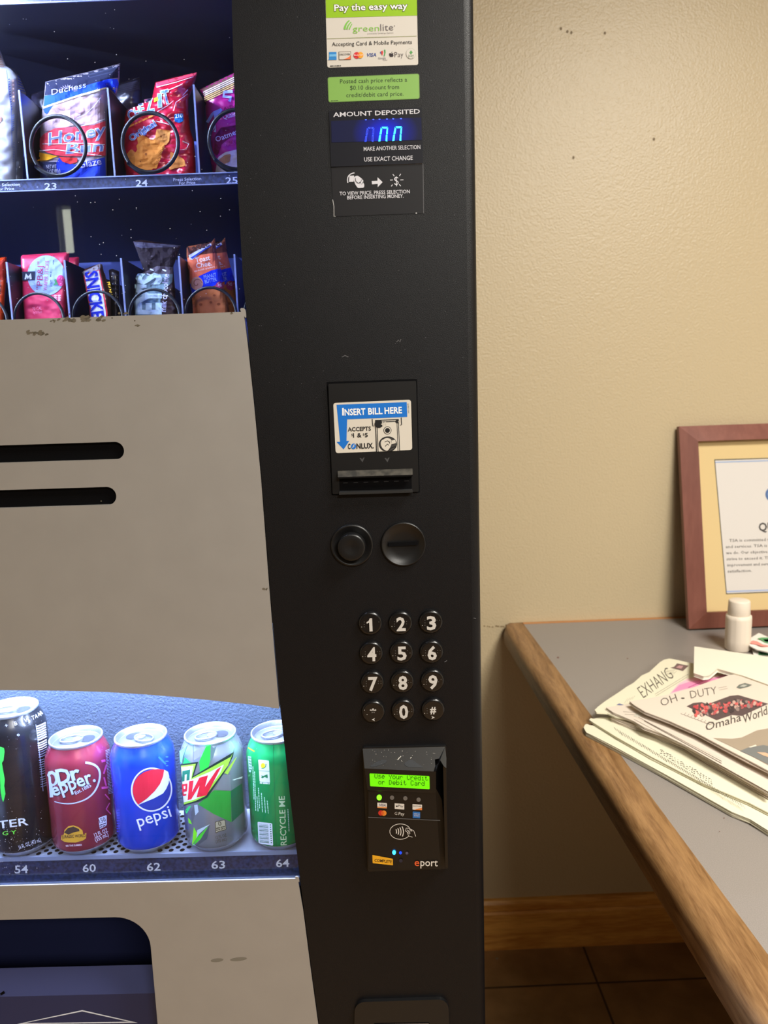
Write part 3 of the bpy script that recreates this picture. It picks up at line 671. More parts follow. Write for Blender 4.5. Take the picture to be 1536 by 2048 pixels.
def divider(sh, x, zs_, h):
    mb = MB(); zb_ = zs_-.006
    mb.add([(x-.0006, YS+.002, zb_), (x-.0006, YS+.002, zs_+h), (x-.0006, .58, zs_+h*.92), (x-.0006, .58, zb_), (x+.0006, YS+.002, zb_), (x+.0006, YS+.002, zs_+h), (x+.0006, .58, zs_+h*.92), (x+.0006, .58, zb_)],
           [(0, 1, 2, 3), (7, 6, 5, 4), (0, 4, 5, 1), (1, 5, 6, 2), (2, 6, 7, 3)], DIV)
    mb.box((x-.0009, YS+.0005, zb_), (x+.0009, YS+.0019, zs_+h), DIVE); return build('divider', mb, sh)
for x in (-.470, -.3768, -.2838, -.1937): divider(shA, x, zA, .089 if x < -.3 else .088)
for x in (-.471, -.409, -.346, -.2847, -.2220, -.1619): divider(shB, x, ZB_, .098)
def coil(sh, x, zc_, R, turns=1.12, pitch=.052, r=.0021, a0=222, y0=.1462):
    path = []; n = int(turns*40)
    for i in range(n+1):
        a = radians(a0)+2*pi*i/40; path.append((x+R*cos(a), y0+.013*i/40, zc_+R*sin(a)))
    mb = MB(); mb.tube(path, r, WIRE); return build('spiral_coil', mb, sh)
c1 = coil(shA, -.3405, 1.5672, .0303)
for x in (-.2432, -.1515, -.437):
    o = c1.copy(); col.objects.link(o); o.parent = shA; o.location = c1.location+V((x+.3405, 0, 0)); ORG[o.name] = ORG[shA.name]
c2 = coil(shB, -.3790, 1.3905, .0285, pitch=.03, r=.0016)
for x in (-.3146, -.2528, -.1911, -.1262, -.4410):
    o = c2.copy(); col.objects.link(o); o.parent = shB; o.location = c2.location+V((x+.3790, 0, 0)); ORG[o.name] = ORG[shB.name]

# ------------------------------------------------------------------ can tray
ZCAN = .8275
YT = .0400
zc8 = crop(0, 1360, 2.4)
TM = mat('tray_white', (128, 132, 146), .4, spec=.5)
mb = MB(); mb.box((XL+.05, YT, ZCAN-.003), (-.069, .122, ZCAN), TM)
qz = planeZ(ZCAN)
for j in range(15):
    for i in range(30):
        x = -.47+i*.0118+(.0059 if j % 2 else 0); y = .0445+j*.0050
        if x < -.224: mb.add([(x+.0027*cos(t), y+.0027*sin(t), ZCAN+.0002) for t in [k*pi/6 for k in range(12)]], [tuple(range(12))], VOID)
ct = build('can_tray', mb, VM, label='white perforated can tray')
mb = MB(); mb.box((XL+.05, YT-.002, .8235), (-.080, YT-.0003, ZCAN+.0004), RAIL)
zs0 = .8234; zs1 = planeY(YT).hit(300, 1757).z
mb.box((XL+.05, YT-.001, zs1-.012), (-.080, YT-.0003, zs0), STRIP)
mb.box((XL+.05, YT-.0037, zs1-.0012), (-.080, YT-.0011, zs1), RAIL)
q = planeY(YT-.001)
for t, x0, x1, y0 in (('54', 72, 134, 928), ('60', 398, 460, 922), ('62', 706, 770, 916), ('63', 1016, 1080, 906), ('64', 1326, 1388, 898)):
    mb.text(q, t, zc8(x0, y0), zc8(x1, y0-2), 36/2.4, ink(206, 206, 208), .0003, .012)
build('number_strip', mb, ct)

# ------------------------------------------------------------------ stickers, display, note acceptor
st = crop(640, 0, 7.314); G_ = ink(142, 186, 18); WH = ink(204, 199, 190); K = ink(18, 18, 20)
mb = MB()
A = lambda x, y: (x, y)
mb.poly(FRONT, C(st, rnd([(70, -330), (1408, -360), (1437, 950), (108, 990)], 34)), WH, .0002)
mb.poly(FRONT, C(st, [(82, -20), (1417, -40), (1421, 226), (90, 262)]), G_, .0003)
for b_, m_, w_ in ((.055, K, .0004), (.016, ink(240, 240, 236), .0006)):
    mb.text(FRONT, 'Pay the easy way', st(212, 160), st(1278, 128), 92/7.314, m_, w_, b_)
mb.text(FRONT, 'green', st(478, 462), st(868, 452), 88/7.314, ink(124, 190, 56), .0004, -.006)
mb.text(FRONT, 'lite', st(884, 450), st(1074, 443), 98/7.314, ink(104, 98, 100), .0004, -.006)
mb.poly(FRONT, C(st, ell(1090, 378, 7, 7, 8)), ink(104, 98, 100), .0004)
mb.text(FRONT, 'powered by Cantaloupe Systems', st(695, 500), st(1074, 488), 20/7.314, ink(110, 104, 104), .0004, 0, res=1)
for i, (x0, x1) in enumerate(((360, 430), (395, 455), (430, 470))):
    mb.poly(FRONT, C(st, stroke(bez((x0, 430), (x0+10, 340+i*26), (x1, 300+i*24), 8), 30-i*6, 16-i*3)), ink(118, 186, 70), .0004)
mb.poly(FRONT, C(st, stroke([(104, 565), (1416, 526)], 7)), ink(150, 156, 110), .0004)
mb.text(FRONT, 'Accepting Card & Mobile Payments', st(175, 675), st(1345, 640), 56/7.314, K, .0004, 0)
mb.poly(FRONT, C(st, [(132, 762), (240, 760), (243, 876), (118, 878), (132, 860)]), ink(40, 128, 200), .0004)
mb.poly(FRONT, C(st, [(134, 796), (240, 792), (240, 826), (134, 830)]), ink(110, 178, 226), .0005)
mb.poly(FRONT, C(st, [(272, 756), (452, 752), (454, 874), (275, 878)]), ink(110, 96, 80), .0004)
mb.poly(FRONT, C(st, [(280, 764), (445, 760), (447, 866), (283, 870)]), WH, .0005)
mb.poly(FRONT, C(st, bez((340, 868), (420, 850), (447, 806), 6)+[(447, 866)]), ink(228, 110, 60), .0006)
mb.text(FRONT, 'DISCOVER', st(288, 812), st(440, 806), 26/7.314, ink(60, 50, 46), .0006, .012)
mb.poly(FRONT, C(st, ell(538, 810, 48, 48)), ink(206, 40, 52), .0004); mb.poly(FRONT, C(st, ell(590, 806, 46, 46)), ink(238, 158, 44), .0005)
mb.poly(FRONT, C(st, ell(563, 808, 16, 38)), ink(226, 100, 44), .0006); mb.text(FRONT, 'MasterCard', st(498, 818), st(630, 812), 22/7.314, ink(246, 230, 220), .0007, .006, res=1)
mb.text(FRONT, 'VISA', st(680, 830), st(822, 824), 50/7.314, ink(30, 62, 140), .0004, .018, .2)
mb.poly(FRONT, C(st, [(876, 760), (896, 752), (905, 790), (890, 785)]), ink(60, 90, 170), .0004)
mb.poly(FRONT, C(st, [(892, 750), (915, 738), (925, 770), (912, 812), (894, 780)]), ink(206, 62, 52), .0004)
mb.poly(FRONT, C(st, [(936, 728), (956, 724), (960, 770), (945, 824), (932, 818), (944, 770)]), ink(64, 150, 84), .0004)
mb.text(FRONT, 'Google', st(852, 866), st(962, 862), 30/7.314, ink(110, 110, 120), .0004, 0); mb.text(FRONT, 'Wallet', st(918, 886), st(986, 884), 17/7.314, ink(120, 110, 120), .0004, 0, res=1)
AP = [(0, .35), (.18, .28), (.4, .34), (.5, .40), (.62, .34), (.82, .28), (.98, .38), (.88, .55), (.92, .72), (1., .78), (.9, .98), (.74, 1.1), (.5, 1.06), (.28, 1.1), (.1, .92), (.0, .62)]
def apple(mb, S, z_, x, y, s_, m_, w_):
    mb.poly(S, C(z_, [(x+p[0]*s_, y+p[1]*s_) for p in AP]), m_, w_); mb.poly(S, C(z_, [(x+.5*s_, y+.24*s_), (x+.52*s_, y+.08*s_), (x+.72*s_, y-.04*s_), (x+.7*s_, y+.12*s_)]), m_, w_)
apple(mb, FRONT, st, 1012, 758, 66, ink(40, 30, 34), .0004)
mb.text(FRONT, 'Pay', st(1092, 836), st(1222, 830), 74/7.314, ink(60, 48, 52), .0004, -.012)
mb.poly(FRONT, C(st, ell(1330, 784, 72, 78)), ink(170, 176, 160), .0004); mb.poly(FRONT, C(st, ell(1330, 784, 68, 74)), WH, .0005)
mb.poly(FRONT, C(st, [(1330, 736), (1356, 766), (1332, 796), (1308, 770)]), ink(84, 150, 84), .0006)
mb.text(FRONT, 'pay', st(1294, 832), st(1376, 830), 48/7.314, ink(112, 130, 108), .0006, -.006)
mb.lines(FRONT, st(148, 966), st(305, 962), (0, 0), 1, 12/7.314, K, .0004, jitter=0)
build('payment_sticker', mb, VM, label='white and green payment sticker')
sd = crop(620, 0, 4.518)
GRN = mat('sticker_green', (122, 168, 74), .42, spec=.5)
mb = MB(); mb.poly(FRONT, C(sd, rnd([(157, 697), (988, 663), (993, 895), (166, 927)], 22)), ink(84, 110, 60), .0002)
mb.poly(FRONT, C(sd, rnd([(162, 701), (984, 668), (988, 891), (170, 922)], 20)), GRN, .0003)
for t, x0, y0, x1, y1 in (('Posted cash price reflects a', 272, 754, 878, 736), ('$0.10 discount from', 362, 812, 806, 803), ('credit/debit card price.', 328, 878, 846, 864)):
    mb.text(FRONT, t, sd(x0, y0), sd(x1, y1), 38/4.518, ink(40, 62, 30), .0004, -.004)
mb.lines(FRONT, sd(190, 912), sd(255, 909), (0, 0), 1, 1.2, K, .0004, jitter=0)
build('notice_sticker', mb, VM, label='green cash price sticker')
# credit display
zd = crop(620, 200, 4.518); DK = mat('display_black', (7, 8, 20), .5, spec=.25); PR = ink(206, 206, 214)
mb = MB(); mb.prism(FRONT, C(zd, rnd([(170, 97), (1010, 66), (1022, 572), (190, 604)], 6)), DK, .0012)
mb.text(FRONT, 'AMOUNT DEPOSITED', zd(212, 153), zd(992, 122), 40/4.518, PR, .0014, .012)
mb.text(FRONT, 'MAKE ANOTHER SELECTION', zd(486, 460), zd(997, 442), 36/4.518, PR, .0014, .004)
mb.text(FRONT, 'USE EXACT CHANGE', zd(490, 556), zd(928, 541), 38/4.518, PR, .0014, .006)
cd = build('credit_display', mb, VM, label='black display headed with amount deposited')
def glow(name, c0, c1, s, r):
    m = mat(name, c1, .3); nt = m.node_tree; b = nt.nodes['Principled BSDF']
    return m
BLUE = bpy.data.materials.new('display_glow'); BLUE.use_nodes = True; nt = BLUE.node_tree; b_ = nt.nodes['Principled BSDF']
tc = nt.nodes.new('ShaderNodeTexCoord'); mp = nt.nodes.new('ShaderNodeMapping'); gr = nt.nodes.new('ShaderNodeTexGradient'); gr.gradient_type = 'SPHERICAL'
gc = FRONT.hit(*zd(680, 300))-ORG[VM.name]
mp.inputs['Location'].default_value = (-gc.x/.030, 0, -gc.z/.021); mp.inputs['Scale'].default_value = (1/.030, 0, 1/.021)
rp = nt.nodes.new('ShaderNodeValToRGB'); rp.color_ramp.elements[0].color = (.001, .002, .02, 1); rp.color_ramp.elements[1].color = (.0, .012, .75, 1)
rp.color_ramp.elements[0].position = .05; rp.color_ramp.elements[1].position = .9
e_ = rp.color_ramp.elements.new(.45); e_.color = (0, .004, .2, 1)
nt.links.new(tc.outputs['Object'], mp.inputs[0]); nt.links.new(mp.outputs[0], gr.inputs[0]); nt.links.new(gr.outputs[0], rp.inputs[0]); nt.links.new(rp.outputs[0], b_.inputs['Emission Color'])
b_.inputs['Emission Strength'].default_value = 1.1; b_.inputs['Base Color'].default_value = (.003, .004, .02, 1); b_.inputs['Roughness'].default_value = .5; b_.inputs['Specular IOR Level'].default_value = .2
mb = MB(); mb.poly(FRONT, C(zd, [(190, 190), (1004, 158), (1012, 360), (196, 384)]), BLUE, .0014)
for x in (505, 572, 628, 695, 752, 822): mb.poly(FRONT, C(zd, ell(x, 178-(x-505)*.03, 9, 5, 10)), mat('led_dim', (60, 90, 255), .4, emit=1.5), .0016)
build('screen', mb, cd, label='blue lit display window')
SEG = mat('segment_lit', (40, 190, 255), .4, emit=3.2); SEGD = mat('segment_dim', (30, 70, 255), .4, emit=.8)
def seg7(x, m, hollow=False):
    mb = MB(); d = lambda px, py: zd(x+px, py-(x-490)*.03)
    segs = [[(28, 246), (82, 246), (72, 262), (36, 262)], [(20, 252), (32, 268), (26, 312), (8, 316)], [(86, 252), (82, 312), (68, 312), (72, 268)], [(6, 324), (22, 318), (16, 376), (-2, 378)], [(80, 318), (66, 318), (62, 374), (78, 378)]]
    for s_ in segs: mb.poly(FRONT, [d(*p) for p in s_], m, .0017)
    if hollow:
        for s_ in segs:
            cxm = sum(p[0] for p in s_)/4; cym = sum(p[1] for p in s_)/4
            mb.poly(FRONT, [d(cxm+(p[0]-cxm)*.55, cym+(p[1]-cym)*.72) for p in s_], mat('segment_off', (6, 14, 150), .4, emit=.5), .0018)
    build('digit', mb, cd)
seg7(495, SEGD, True); seg7(620, SEG); seg7(746, SEG)
# picture instruction label
mb = MB(); mb.poly(FRONT, C(zd, [(192, 608), (1020, 576), (1028, 1022), (215, 1052)]), mat('label_black', (18, 17, 21), .5, spec=.3), .0004)
mb.poly(FRONT, C(zd, [(192, 598), (1020, 573), (1020, 577), (192, 606)]), ink(150, 150, 156), .0005)
mb.poly(FRONT, C(zd, stroke([(205, 900), (216, 960), (217, 1052), (230, 1051)], 5)), ink(190, 190, 190), .0005)
mb.poly(FRONT, C(zd, stroke([(1021, 580), (1027, 1022)], 3)), ink(120, 120, 124), .0005)
mb.poly(FRONT, C(zd, ell(960, 1022, 7, 5, 8)), ink(200, 200, 200), .0006)
mb.poly(FRONT, C(zd, stroke(bez((342, 748), (325, 670), (402, 658), 10), 9)), PR, .0006)
mb.text(FRONT, '1', zd(360, 738), zd(386, 737), 52/4.518, PR, .0006, .03, .12)
mb.poly(FRONT, C(zd, rnd([(392, 716), (400, 692), (430, 682), (470, 712), (484, 730), (478, 742), (492, 765), (488, 792), (432, 796), (410, 764)], 12)), PR, .0006)
mb.poly(FRONT, C(zd, stroke(bez((412, 704), (405, 740), (440, 752), 8)+[(456, 740)], 5)), K, .0008)
mb.poly(FRONT, C(zd, stroke(bez((472, 716), (455, 742), (452, 756), 8), 4)), K, .0008); mb.poly(FRONT, C(zd, stroke([(480, 740), (466, 762)], 4)), K, .0008)
mb.poly(FRONT, C(zd, [(558, 732), (610, 730), (610, 698), (656, 742), (612, 788), (612, 758), (560, 762)]), PR, .0006)
mb.text(FRONT, '$', zd(762, 768), zd(802, 766), 76/4.518, PR, .0006, -.006)
for x0, y0, x1, y1 in ((748, 670, 762, 688), (820, 668, 808, 686), (724, 724, 748, 722), (816, 722, 844, 721), (746, 764, 734, 780), (806, 762, 820, 778)): mb.poly(FRONT, C(zd, stroke([(x0, y0), (x1, y1)], 7)), PR, .0006)
mb.text(FRONT, 'TO VIEW PRICE, PRESS SELECTION', zd(268, 862), zd(902, 842), 32/4.518, PR, .0006, .008)
mb.text(FRONT, 'BEFORE INSERTING MONEY.', zd(337, 898), zd(846, 882), 32/4.518, PR, .0006, .008)
build('instruction_label', mb, VM, label='black label with a hand and arrow')
# bill acceptor
z_b = crop(620, 740, 4.518); ZBP = FRONT
mb = MB(); mb.prism(FRONT, C(z_b, rnd([(150, 108), (968, 80), (992, 1108), (196, 1132)], 8)), VOID, .0003)
mb.prism(FRONT, C(z_b, rnd([(165, 126), (958, 98), (984, 1100), (204, 1122)], 14)), BLKP, .003)
for x in (470, 696): mb.poly(FRONT, C(z_b, [(x-24, 796), (x-8, 794), (x+1, 810), (x+10, 793), (x+24, 790), (x+4, 834)]), ink(66, 66, 68), .0031)
ba = build('bill_acceptor', mb, VM, label='black bill acceptor', bevel=.0006)
B0_ = .0031; BW_ = ink(206, 200, 188); BB = ink(10, 108, 200)
mb = MB(); mb.poly(FRONT, C(z_b, rnd([(210, 298), (912, 268), (924, 722), (232, 752)], 26)), BW_, B0_)
mb.poly(FRONT, C(z_b, [(240, 314), (874, 290), (879, 424), (336, 446), (330, 640), (356, 640), (304, 718), (240, 650), (272, 648)]), BB, B0_+.0001)
mb.poly(FRONT, C(z_b, [(290, 344), (305, 343), (306, 411), (291, 412)]), ink(240, 240, 240), B0_+.0002)
for t, x0, y0, x1, y1, h in (('NSERT', 314, 410, 500, 403, 56), ('BILL', 528, 402, 654, 397, 56), ('HERE', 676, 396, 830, 390, 56)): mb.text(FRONT, t, z_b(x0, y0), z_b(x1, y1), h/4.518, ink(240, 240, 240), B0_+.0002, .025)
mb.text(FRONT, 'ACCEPTS', z_b(344, 555), z_b(550, 547), 36/4.518, K, B0_+.0002, .022)
mb.text(FRONT, '$', z_b(374, 596), z_b(388, 595), 20/4.518, K, B0_+.0002, 0); mb.text(FRONT, '1 &', z_b(392, 610), z_b(464, 607), 38/4.518, K, B0_+.0002, .022)
mb.text(FRONT, '$', z_b(478, 592), z_b(494, 591), 20/4.518, K, B0_+.0002, 0); mb.text(FRONT, '5', z_b(498, 606), z_b(522, 605), 36/4.518, K, B0_+.0002, .022)
mb.text(FRONT, 'C', z_b(344, 714), z_b(366, 713), 46/4.518, K, B0_+.0002, .03); mb.poly(FRONT, C(z_b, ell(394, 690, 23, 26, rot=.2)), BB, B0_+.0002)
mb.poly(FRONT, C(z_b, [(380, 706), (396, 672), (408, 674), (392, 690), (404, 690)]), BW_, B0_+.0003)
mb.text(FRONT, 'NLUX', z_b(422, 711), z_b(566, 706), 46/4.518, K, B0_+.0002, .03); mb.poly(FRONT, C(z_b, ell(573, 703, 5, 5, 8)), K, B0_+.0002)
mb.poly(FRONT, C(z_b, stroke([(562, 442), (567, 506), (580, 505)], 7)), K, B0_+.0002); mb.poly(FRONT, C(z_b, stroke([(824, 430), (828, 496), (814, 497)], 7)), K, B0_+.0002)
mb.poly(FRONT, C(z_b, [(588, 452), (802, 444), (813, 730), (597, 740)]), K, B0_+.0002); mb.poly(FRONT, C(z_b, [(596, 460), (796, 452), (806, 730), (606, 738)]), BW_, B0_+.0003)
mb.poly(FRONT, C(z_b, [(603, 468), (788, 460), (799, 730), (612, 738)]), K, B0_+.0004); mb.poly(FRONT, C(z_b, [(610, 476), (782, 468), (792, 730), (619, 737)]), BW_, B0_+.0005)
mb.poly(FRONT, C(z_b, ell(622, 488, 38, 36)), K, B0_+.0006); mb.text(FRONT, '$', z_b(648, 470), z_b(652, 510), 44/4.518, BW_, B0_+.0007, 0)
mb.poly(FRONT, C(z_b, ell(788, 466, 17, 16)), K, B0_+.0006); mb.text(FRONT, '$', z_b(798, 459), z_b(800, 476), 18/4.518, BW_, B0_+.0007, 0)
for r_, m_, w_ in ((36, K, 6), (31, BW_, 7), (22, K, 8)): mb.poly(FRONT, C(z_b, ell(700, 546, r_, r_)), m_, B0_+w_*1e-4)
mb.poly(FRONT, C(z_b, [p for p in ell(704, 670, 82, 70) if p[1] < 736]), K, B0_+.0006); mb.poly(FRONT, C(z_b, [p for p in ell(704, 670, 74, 62) if p[1] < 734]), ink(60, 58, 56), B0_+.0007)
mb.poly(FRONT, C(z_b, rnd([(640, 680), (640, 640), (690, 612), (730, 622), (742, 650), (730, 690), (700, 735), (660, 715)], 18)), BW_, B0_+.0008)
mb.poly(FRONT, C(z_b, rnd([(726, 640), (770, 630), (778, 660), (740, 670)], 8)), BW_, B0_+.0008)
for p in ([(676, 650), (700, 640), (718, 648)], [(680, 690), (700, 668), (712, 680)], [(712, 640), (722, 664)], [(700, 734), (740, 700), (776, 690)]): mb.poly(FRONT, C(z_b, stroke(p, 6)), K, B0_+.0009)
mb.text(FRONT, '2003 CONLUX', z_b(897, 390), z_b(893, 302), 12/4.518, K, B0_+.0002, 0, res=1)
build('bill_label', mb, ba, label='white and blue label showing how to insert a bill')
mb = MB(); LIPM = mat('worn_lit_lip', (74, 70, 62), .35, spec=.5, noise=(160, (46, 44, 40), .35, .6))  # mottled lip, the light on its top face put into the colour
pA = planeY(-.003); pB = planeY(-.0095)
a = [pA.hit(*z_b(250, 912)), pA.hit(*z_b(926, 890)), pB.hit(*z_b(928, 946)), pB.hit(*z_b(252, 968))]
mb.add([a[0], a[1], a[2], a[3]], [(0, 1, 2, 3)], LIPM)
lo = [p-V((0, 0, .0014)) for p in (a[2], a[3])]; mb.add([a[3], a[2], lo[0], lo[1]], [(0, 1, 2, 3)], BLKG)
mb.add([lo[1], lo[0], V((lo[0].x, -.003, lo[0].z)), V((lo[1].x, -.003, lo[1].z))], [(0, 1, 2, 3)], BLKP)
for p_, q_ in ((a[0], a[3]), (a[1], a[2])): mb.add([p_, q_, q_-V((0, 0, .0014)), V((p_.x, -.003, q_.z-.0014))], [(0, 1, 2, 3)], BLKP)
build('slot_lip', mb, ba)
mb = MB(); mb.poly(FRONT, C(z_b, [(264, 975), (918, 960), (920, 1076), (268, 1094)]), VOID, .0032)
for i in range(7): x = 300+i*92; mb.poly(FRONT, C(z_b, [(x, 1018-i*3), (x+42, 1016-i*3), (x+42, 1022-i*3), (x, 1024-i*3)]), ink(34, 34, 36), .0034)
q = [pA.hit(*z_b(268, 1092)), pA.hit(*z_b(920, 1074)), planeY(-.008).hit(*z_b(928, 1088)), planeY(-.008).hit(*z_b(262, 1108))]
mb.add(q+[p-V((0, 0, .002)) for p in q], [(0, 1, 2, 3), (3, 2, 6, 7), (0, 3, 7, 4), (1, 5, 6, 2), (4, 7, 6, 5)], mat('lit_ledge', (40, 40, 40), .35))  # paler than the black plastic, its highlight put into the colour
build('bill_slot', mb, ba)
# coin return and coin slot
def knob(px, py, y): return planeY(y).hit(px, py)
EX, EZ, NY = (1, 0, 0), (0, 0, 1), (0, -1, 0)
c = knob(*z_b(378, 1588), -.003); c.y = 0
mb = MB(); mb.disc(c, EX, EZ, NY, [(.0200, 0), (.0200, .0018), (.0192, .003), (.0180, .003), (.0150, .0004), (.0, .0004)], BLKP); cr_b = build('coin_return_button', mb, VM, label='round black coin return button')
mb = MB(); c2_ = c+V((0, 0, .0)); mb.disc(c2_, EX, EZ, NY, [(.0128, .0005), (.0128, .0108), (.0122, .0122), (.0112, .0125), (.006, .0118), (0, .0115)], BLKP); build('plunger', mb, cr_b)
c = knob(*z_b(844, 1576), -.003); c.y = 0
mb = MB(); mb.disc(c, EX, EZ, NY, [(.0208, 0), (.0208, .0024), (.0203, .0033), (.0194, .0033), (.0188, .0027), (.010, .0016), (0, .0012)], BLKP, 48); cs = build('coin_slot', mb, VM, label='round black coin slot')
mb = MB(); q = planeY(-.0034); mb.prism(q, C(z_b, [(708, 1560), (970, 1550), (972, 1582), (708, 1597)]), VOID, .0003, -.001); build('slot', mb, cs)
# keypad
zk = crop(680, 1200, 5.486)
KEYC = mat('key_black', (16, 16, 17), .22, spec=.6)
keys = {'1': (332, 262), '2': (664, 257), '3': (998, 245), '4': (343, 588), '5': (674, 578), '6': (1005, 575), '7': (355, 912), '8': (684, 902), '9': (1015, 893), '*': (365, 1233), '0': (693, 1220), '#': (1022, 1210)}
BR = {'1': [(1, 0)], '2': [(0, 0), (0, 1)], '3': [(0, 0), (1, 0)], '4': [(0, 0), (1, 0), (1, 1)], '5': [(0, 0), (1, 1)], '6': [(0, 0), (1, 0), (0, 1)], '7': [(0, 0), (1, 0), (0, 1), (1, 1)], '8': [(0, 0), (0, 1), (1, 1)], '9': [(1, 0), (0, 1)], '0': [(1, 0), (0, 1), (1, 1)]}
KT = .0042; q = planeY(-KT)
NUM = ink(196, 192, 186)
for t, (x, y) in keys.items():
    c = q.hit(*zk(x, y)); c.y = 0; mb = MB()
    mb.disc(c, EX, EZ, NY, [(.0113, 0), (.0113, .0024), (.0108, .0036), (.0098, KT), (.0090, KT), (0, KT)], KEYC, 36)
    if t in '*#':
        mb.text(q, t, zk(x-30, y+(50 if t == '*' else 34)), zk(x+30, y+(48 if t == '*' else 32)), (84 if t == '*' else 72)/5.486, NUM, .0003, .03)
        s_ = -1 if t == '*' else 1; mb.poly(q, C(zk, [(x-18*s_, y+62), (x+18*s_, y+80), (x-18*s_, y+96), (x-8*s_, y+79)]), NUM, .0003)
    else:
        x0, x1 = (x-38, x+30) if t == '1' else (x-44, x+44)
        if t == '1': mb.poly(q, C(zk, [(x-42, y-18), (x-20, y-30), (x-4, y-62), (x+20, y-62), (x+26, y+82), (x-8, y+84), (x-12, y-14), (x-38, y-2)]), NUM, .0003)
        else: mb.text(q, t, zk(x0+8, y+80), zk(x1+8, y+77), 140/5.486, NUM, .0003, .03)
    dots = [(x-66, y-20), (x-66, y+6), (x-66, y+32), (x-94, y+34)] if t != '*' else [(x-96, y-24), (x-68, y+24)]
    dots += [(x+66+dx*28, y-22+dy*26) for dx, dy in BR.get(t, [])]
    for i, (a_, b_) in enumerate(dots): mb.poly(q, C(zk, ell(a_, b_, 4.5, 4.5, 8)), ink(176, 172, 166) if i < 4 and (i == 3 or t == '*') else ink(92, 90, 86), .0003)
    build('key', mb, VM, label='round black key marked '+{'*': 'star', '#': 'hash'}.get(t, t))
# dark patch of wear beside the keypad
mb = MB()
# coin tray at the bottom
zr2 = crop(640, 1740, 3.34)
mb = MB(); qq = [zr2(225, 1100), zr2(230, 960), zr2(236, 900), zr2(290, 880), zr2(795, 864), zr2(852, 895), zr2(862, 960), zr2(868, 1100), zr2(880, 1300), zr2(235, 1330)]
q2 = rnd([zr2(222, 1400), zr2(232, 884), zr2(856, 864), zr2(880, 1380)], 22, 8)
mb.prism(FRONT, q2, BLKP, .004)
mb.poly(FRONT, C(zr2, [(362, 1024), (730, 1018), (748, 1300), (366, 1320)]), VOID, .0042)
mb.poly(FRONT, C(zr2, [(396, 1030), (726, 1024), (742, 1300), (400, 1310)]), mat('cup_plastic', (96, 88, 86), .4), .0044)
build('coin_tray', mb, VM, label='coin cup with a raised rim', bevel=.0022)

# ------------------------------------------------------------------ card reader
zr = crop(690, 1470, 6.4)
mb = MB(); mb.prism(FRONT, C(zr, rnd([(222, 165), (1296, 140), (1318, 1712), (292, 1750)], 26)), BLKP, .003)
cr = build('card_reader', mb, VM, label='black card reader with a green screen', bevel=.0012)
H = lambda x, y, Y: planeY(Y).hit(*zr(x, y))
rowsL = [(226, 176, -.003), (250, 428, -.019), (288, 706, -.0175), (300, 722, -.0155), (300, 1700, -.0125)]
rowsR = [(1282, 150, -.003), (1162, 468, -.029), (1166, 716, -.0275), (1160, 752, -.0255), (1226, 1722, -.0225)]
Lp = [H(*p) for p in rowsL]; Rp = [H(*p) for p in rowsR]
HOOD = mat('reader_hood', (44, 43, 41), .3, spec=.6, bump=(90, .05))
mb = MB(); n = 5
mb.add(Lp+Rp, [(i, i+5, i+6, i+1) for i in range(1, 4)], BLKP)
bL = [V((p.x, -.003, p.z)) for p in Lp]; bR = [V((p.x, -.003, p.z)) for p in Rp]
mb.add(Lp+bL, [(i, i+1, i+6, i+5) for i in range(4)], BLKP); mb.add(Rp+bR, [(i+1, i, i+5, i+6) for i in range(4)], BLKG)
mb.add([Lp[4], Rp[4], bR[4], bL[4]], [(0, 1, 2, 3)], BLKP)
rd = random.Random(8)
HP = Plane(Lp[0], (Rp[0]-Lp[0]).cross(Lp[1]-Lp[0]))
if HP.n.y > 0: HP.n = -HP.n
mb.poly(HP, C(zr, [(226, 176), (1282, 150), (1298, 300), (1296, 424), (1262, 396), (1206, 300), (1150, 312), (1162, 468), (250, 428)]), HOOD, 0)
DU = ink(190, 184, 172)
for i in range(34): mb.poly(HP, C(zr, ell(rd.uniform(300, 1150), rd.uniform(190, 400), *(rd.uniform(1.5, 4),)*2, 6)), DU, .0004)
for p in ([(672, 320), (690, 300), (718, 270)], [(835, 298), (852, 284)]): mb.poly(HP, C(zr, stroke(p, 8)), DU, .0005)
for pts in ([(310, 405), (400, 345), (480, 315), (535, 320), (530, 350), (470, 380), (380, 405)], [(750, 370), (790, 340), (820, 315), (880, 322), (905, 350), (980, 395), (1010, 420), (800, 410)]): mb.poly(HP, C(zr, rnd(pts, 30)), mat('smudge', (24, 26, 28), .5), .0003)
build('reader_body', mb, cr, bevel=.0006)
S1 = Plane(Lp[1], (Rp[1]-Lp[1]).cross(Lp[2]-Lp[1])); S2 = Plane(Lp[3], (Rp[3]-Lp[3]).cross(Lp[4]-Lp[3]))
for s_ in (S1, S2):
    if s_.n.y > 0: s_.n = -s_.n
LCD = mat('lcd_green', (104, 222, 6), .35, emit=.62); LCDK = ink(40, 108, 6)
mb = MB(); mb.poly(S1, C(zr, rnd([(314, 492), (1080, 526), (1084, 694), (322, 656)], 12)), LCD, .0002)
FONT5 = {'U': '10001 10001 10001 10001 10001 10001 01110', 's': '00000 00000 01110 10000 01110 00001 11110', 'e': '00000 00000 01110 10001 11111 10000 01110', 'Y': '10001 10001 10001 01010 00100 00100 00100',
 'o': '00000 00000 01110 10001 10001 10001 01110', 'u': '00000 00000 10001 10001 10001 10011 01101', 'r': '00000 00000 10110 11001 10000 10000 10000', 'C': '01110 10001 10000 10000 10000 10001 01110',
 'd': '00001 00001 01101 10011 10001 10001 01111', 'i': '00100 00000 01100 00100 00100 00100 01110', 't': '01000 01000 11100 01000 01000 01001 00110', 'D': '11100 10010 10001 10001 10001 10010 11100',
 'b': '10000 10000 10110 11001 10001 10001 11110', 'a': '00000 00000 01110 00001 01111 10001 01111'}
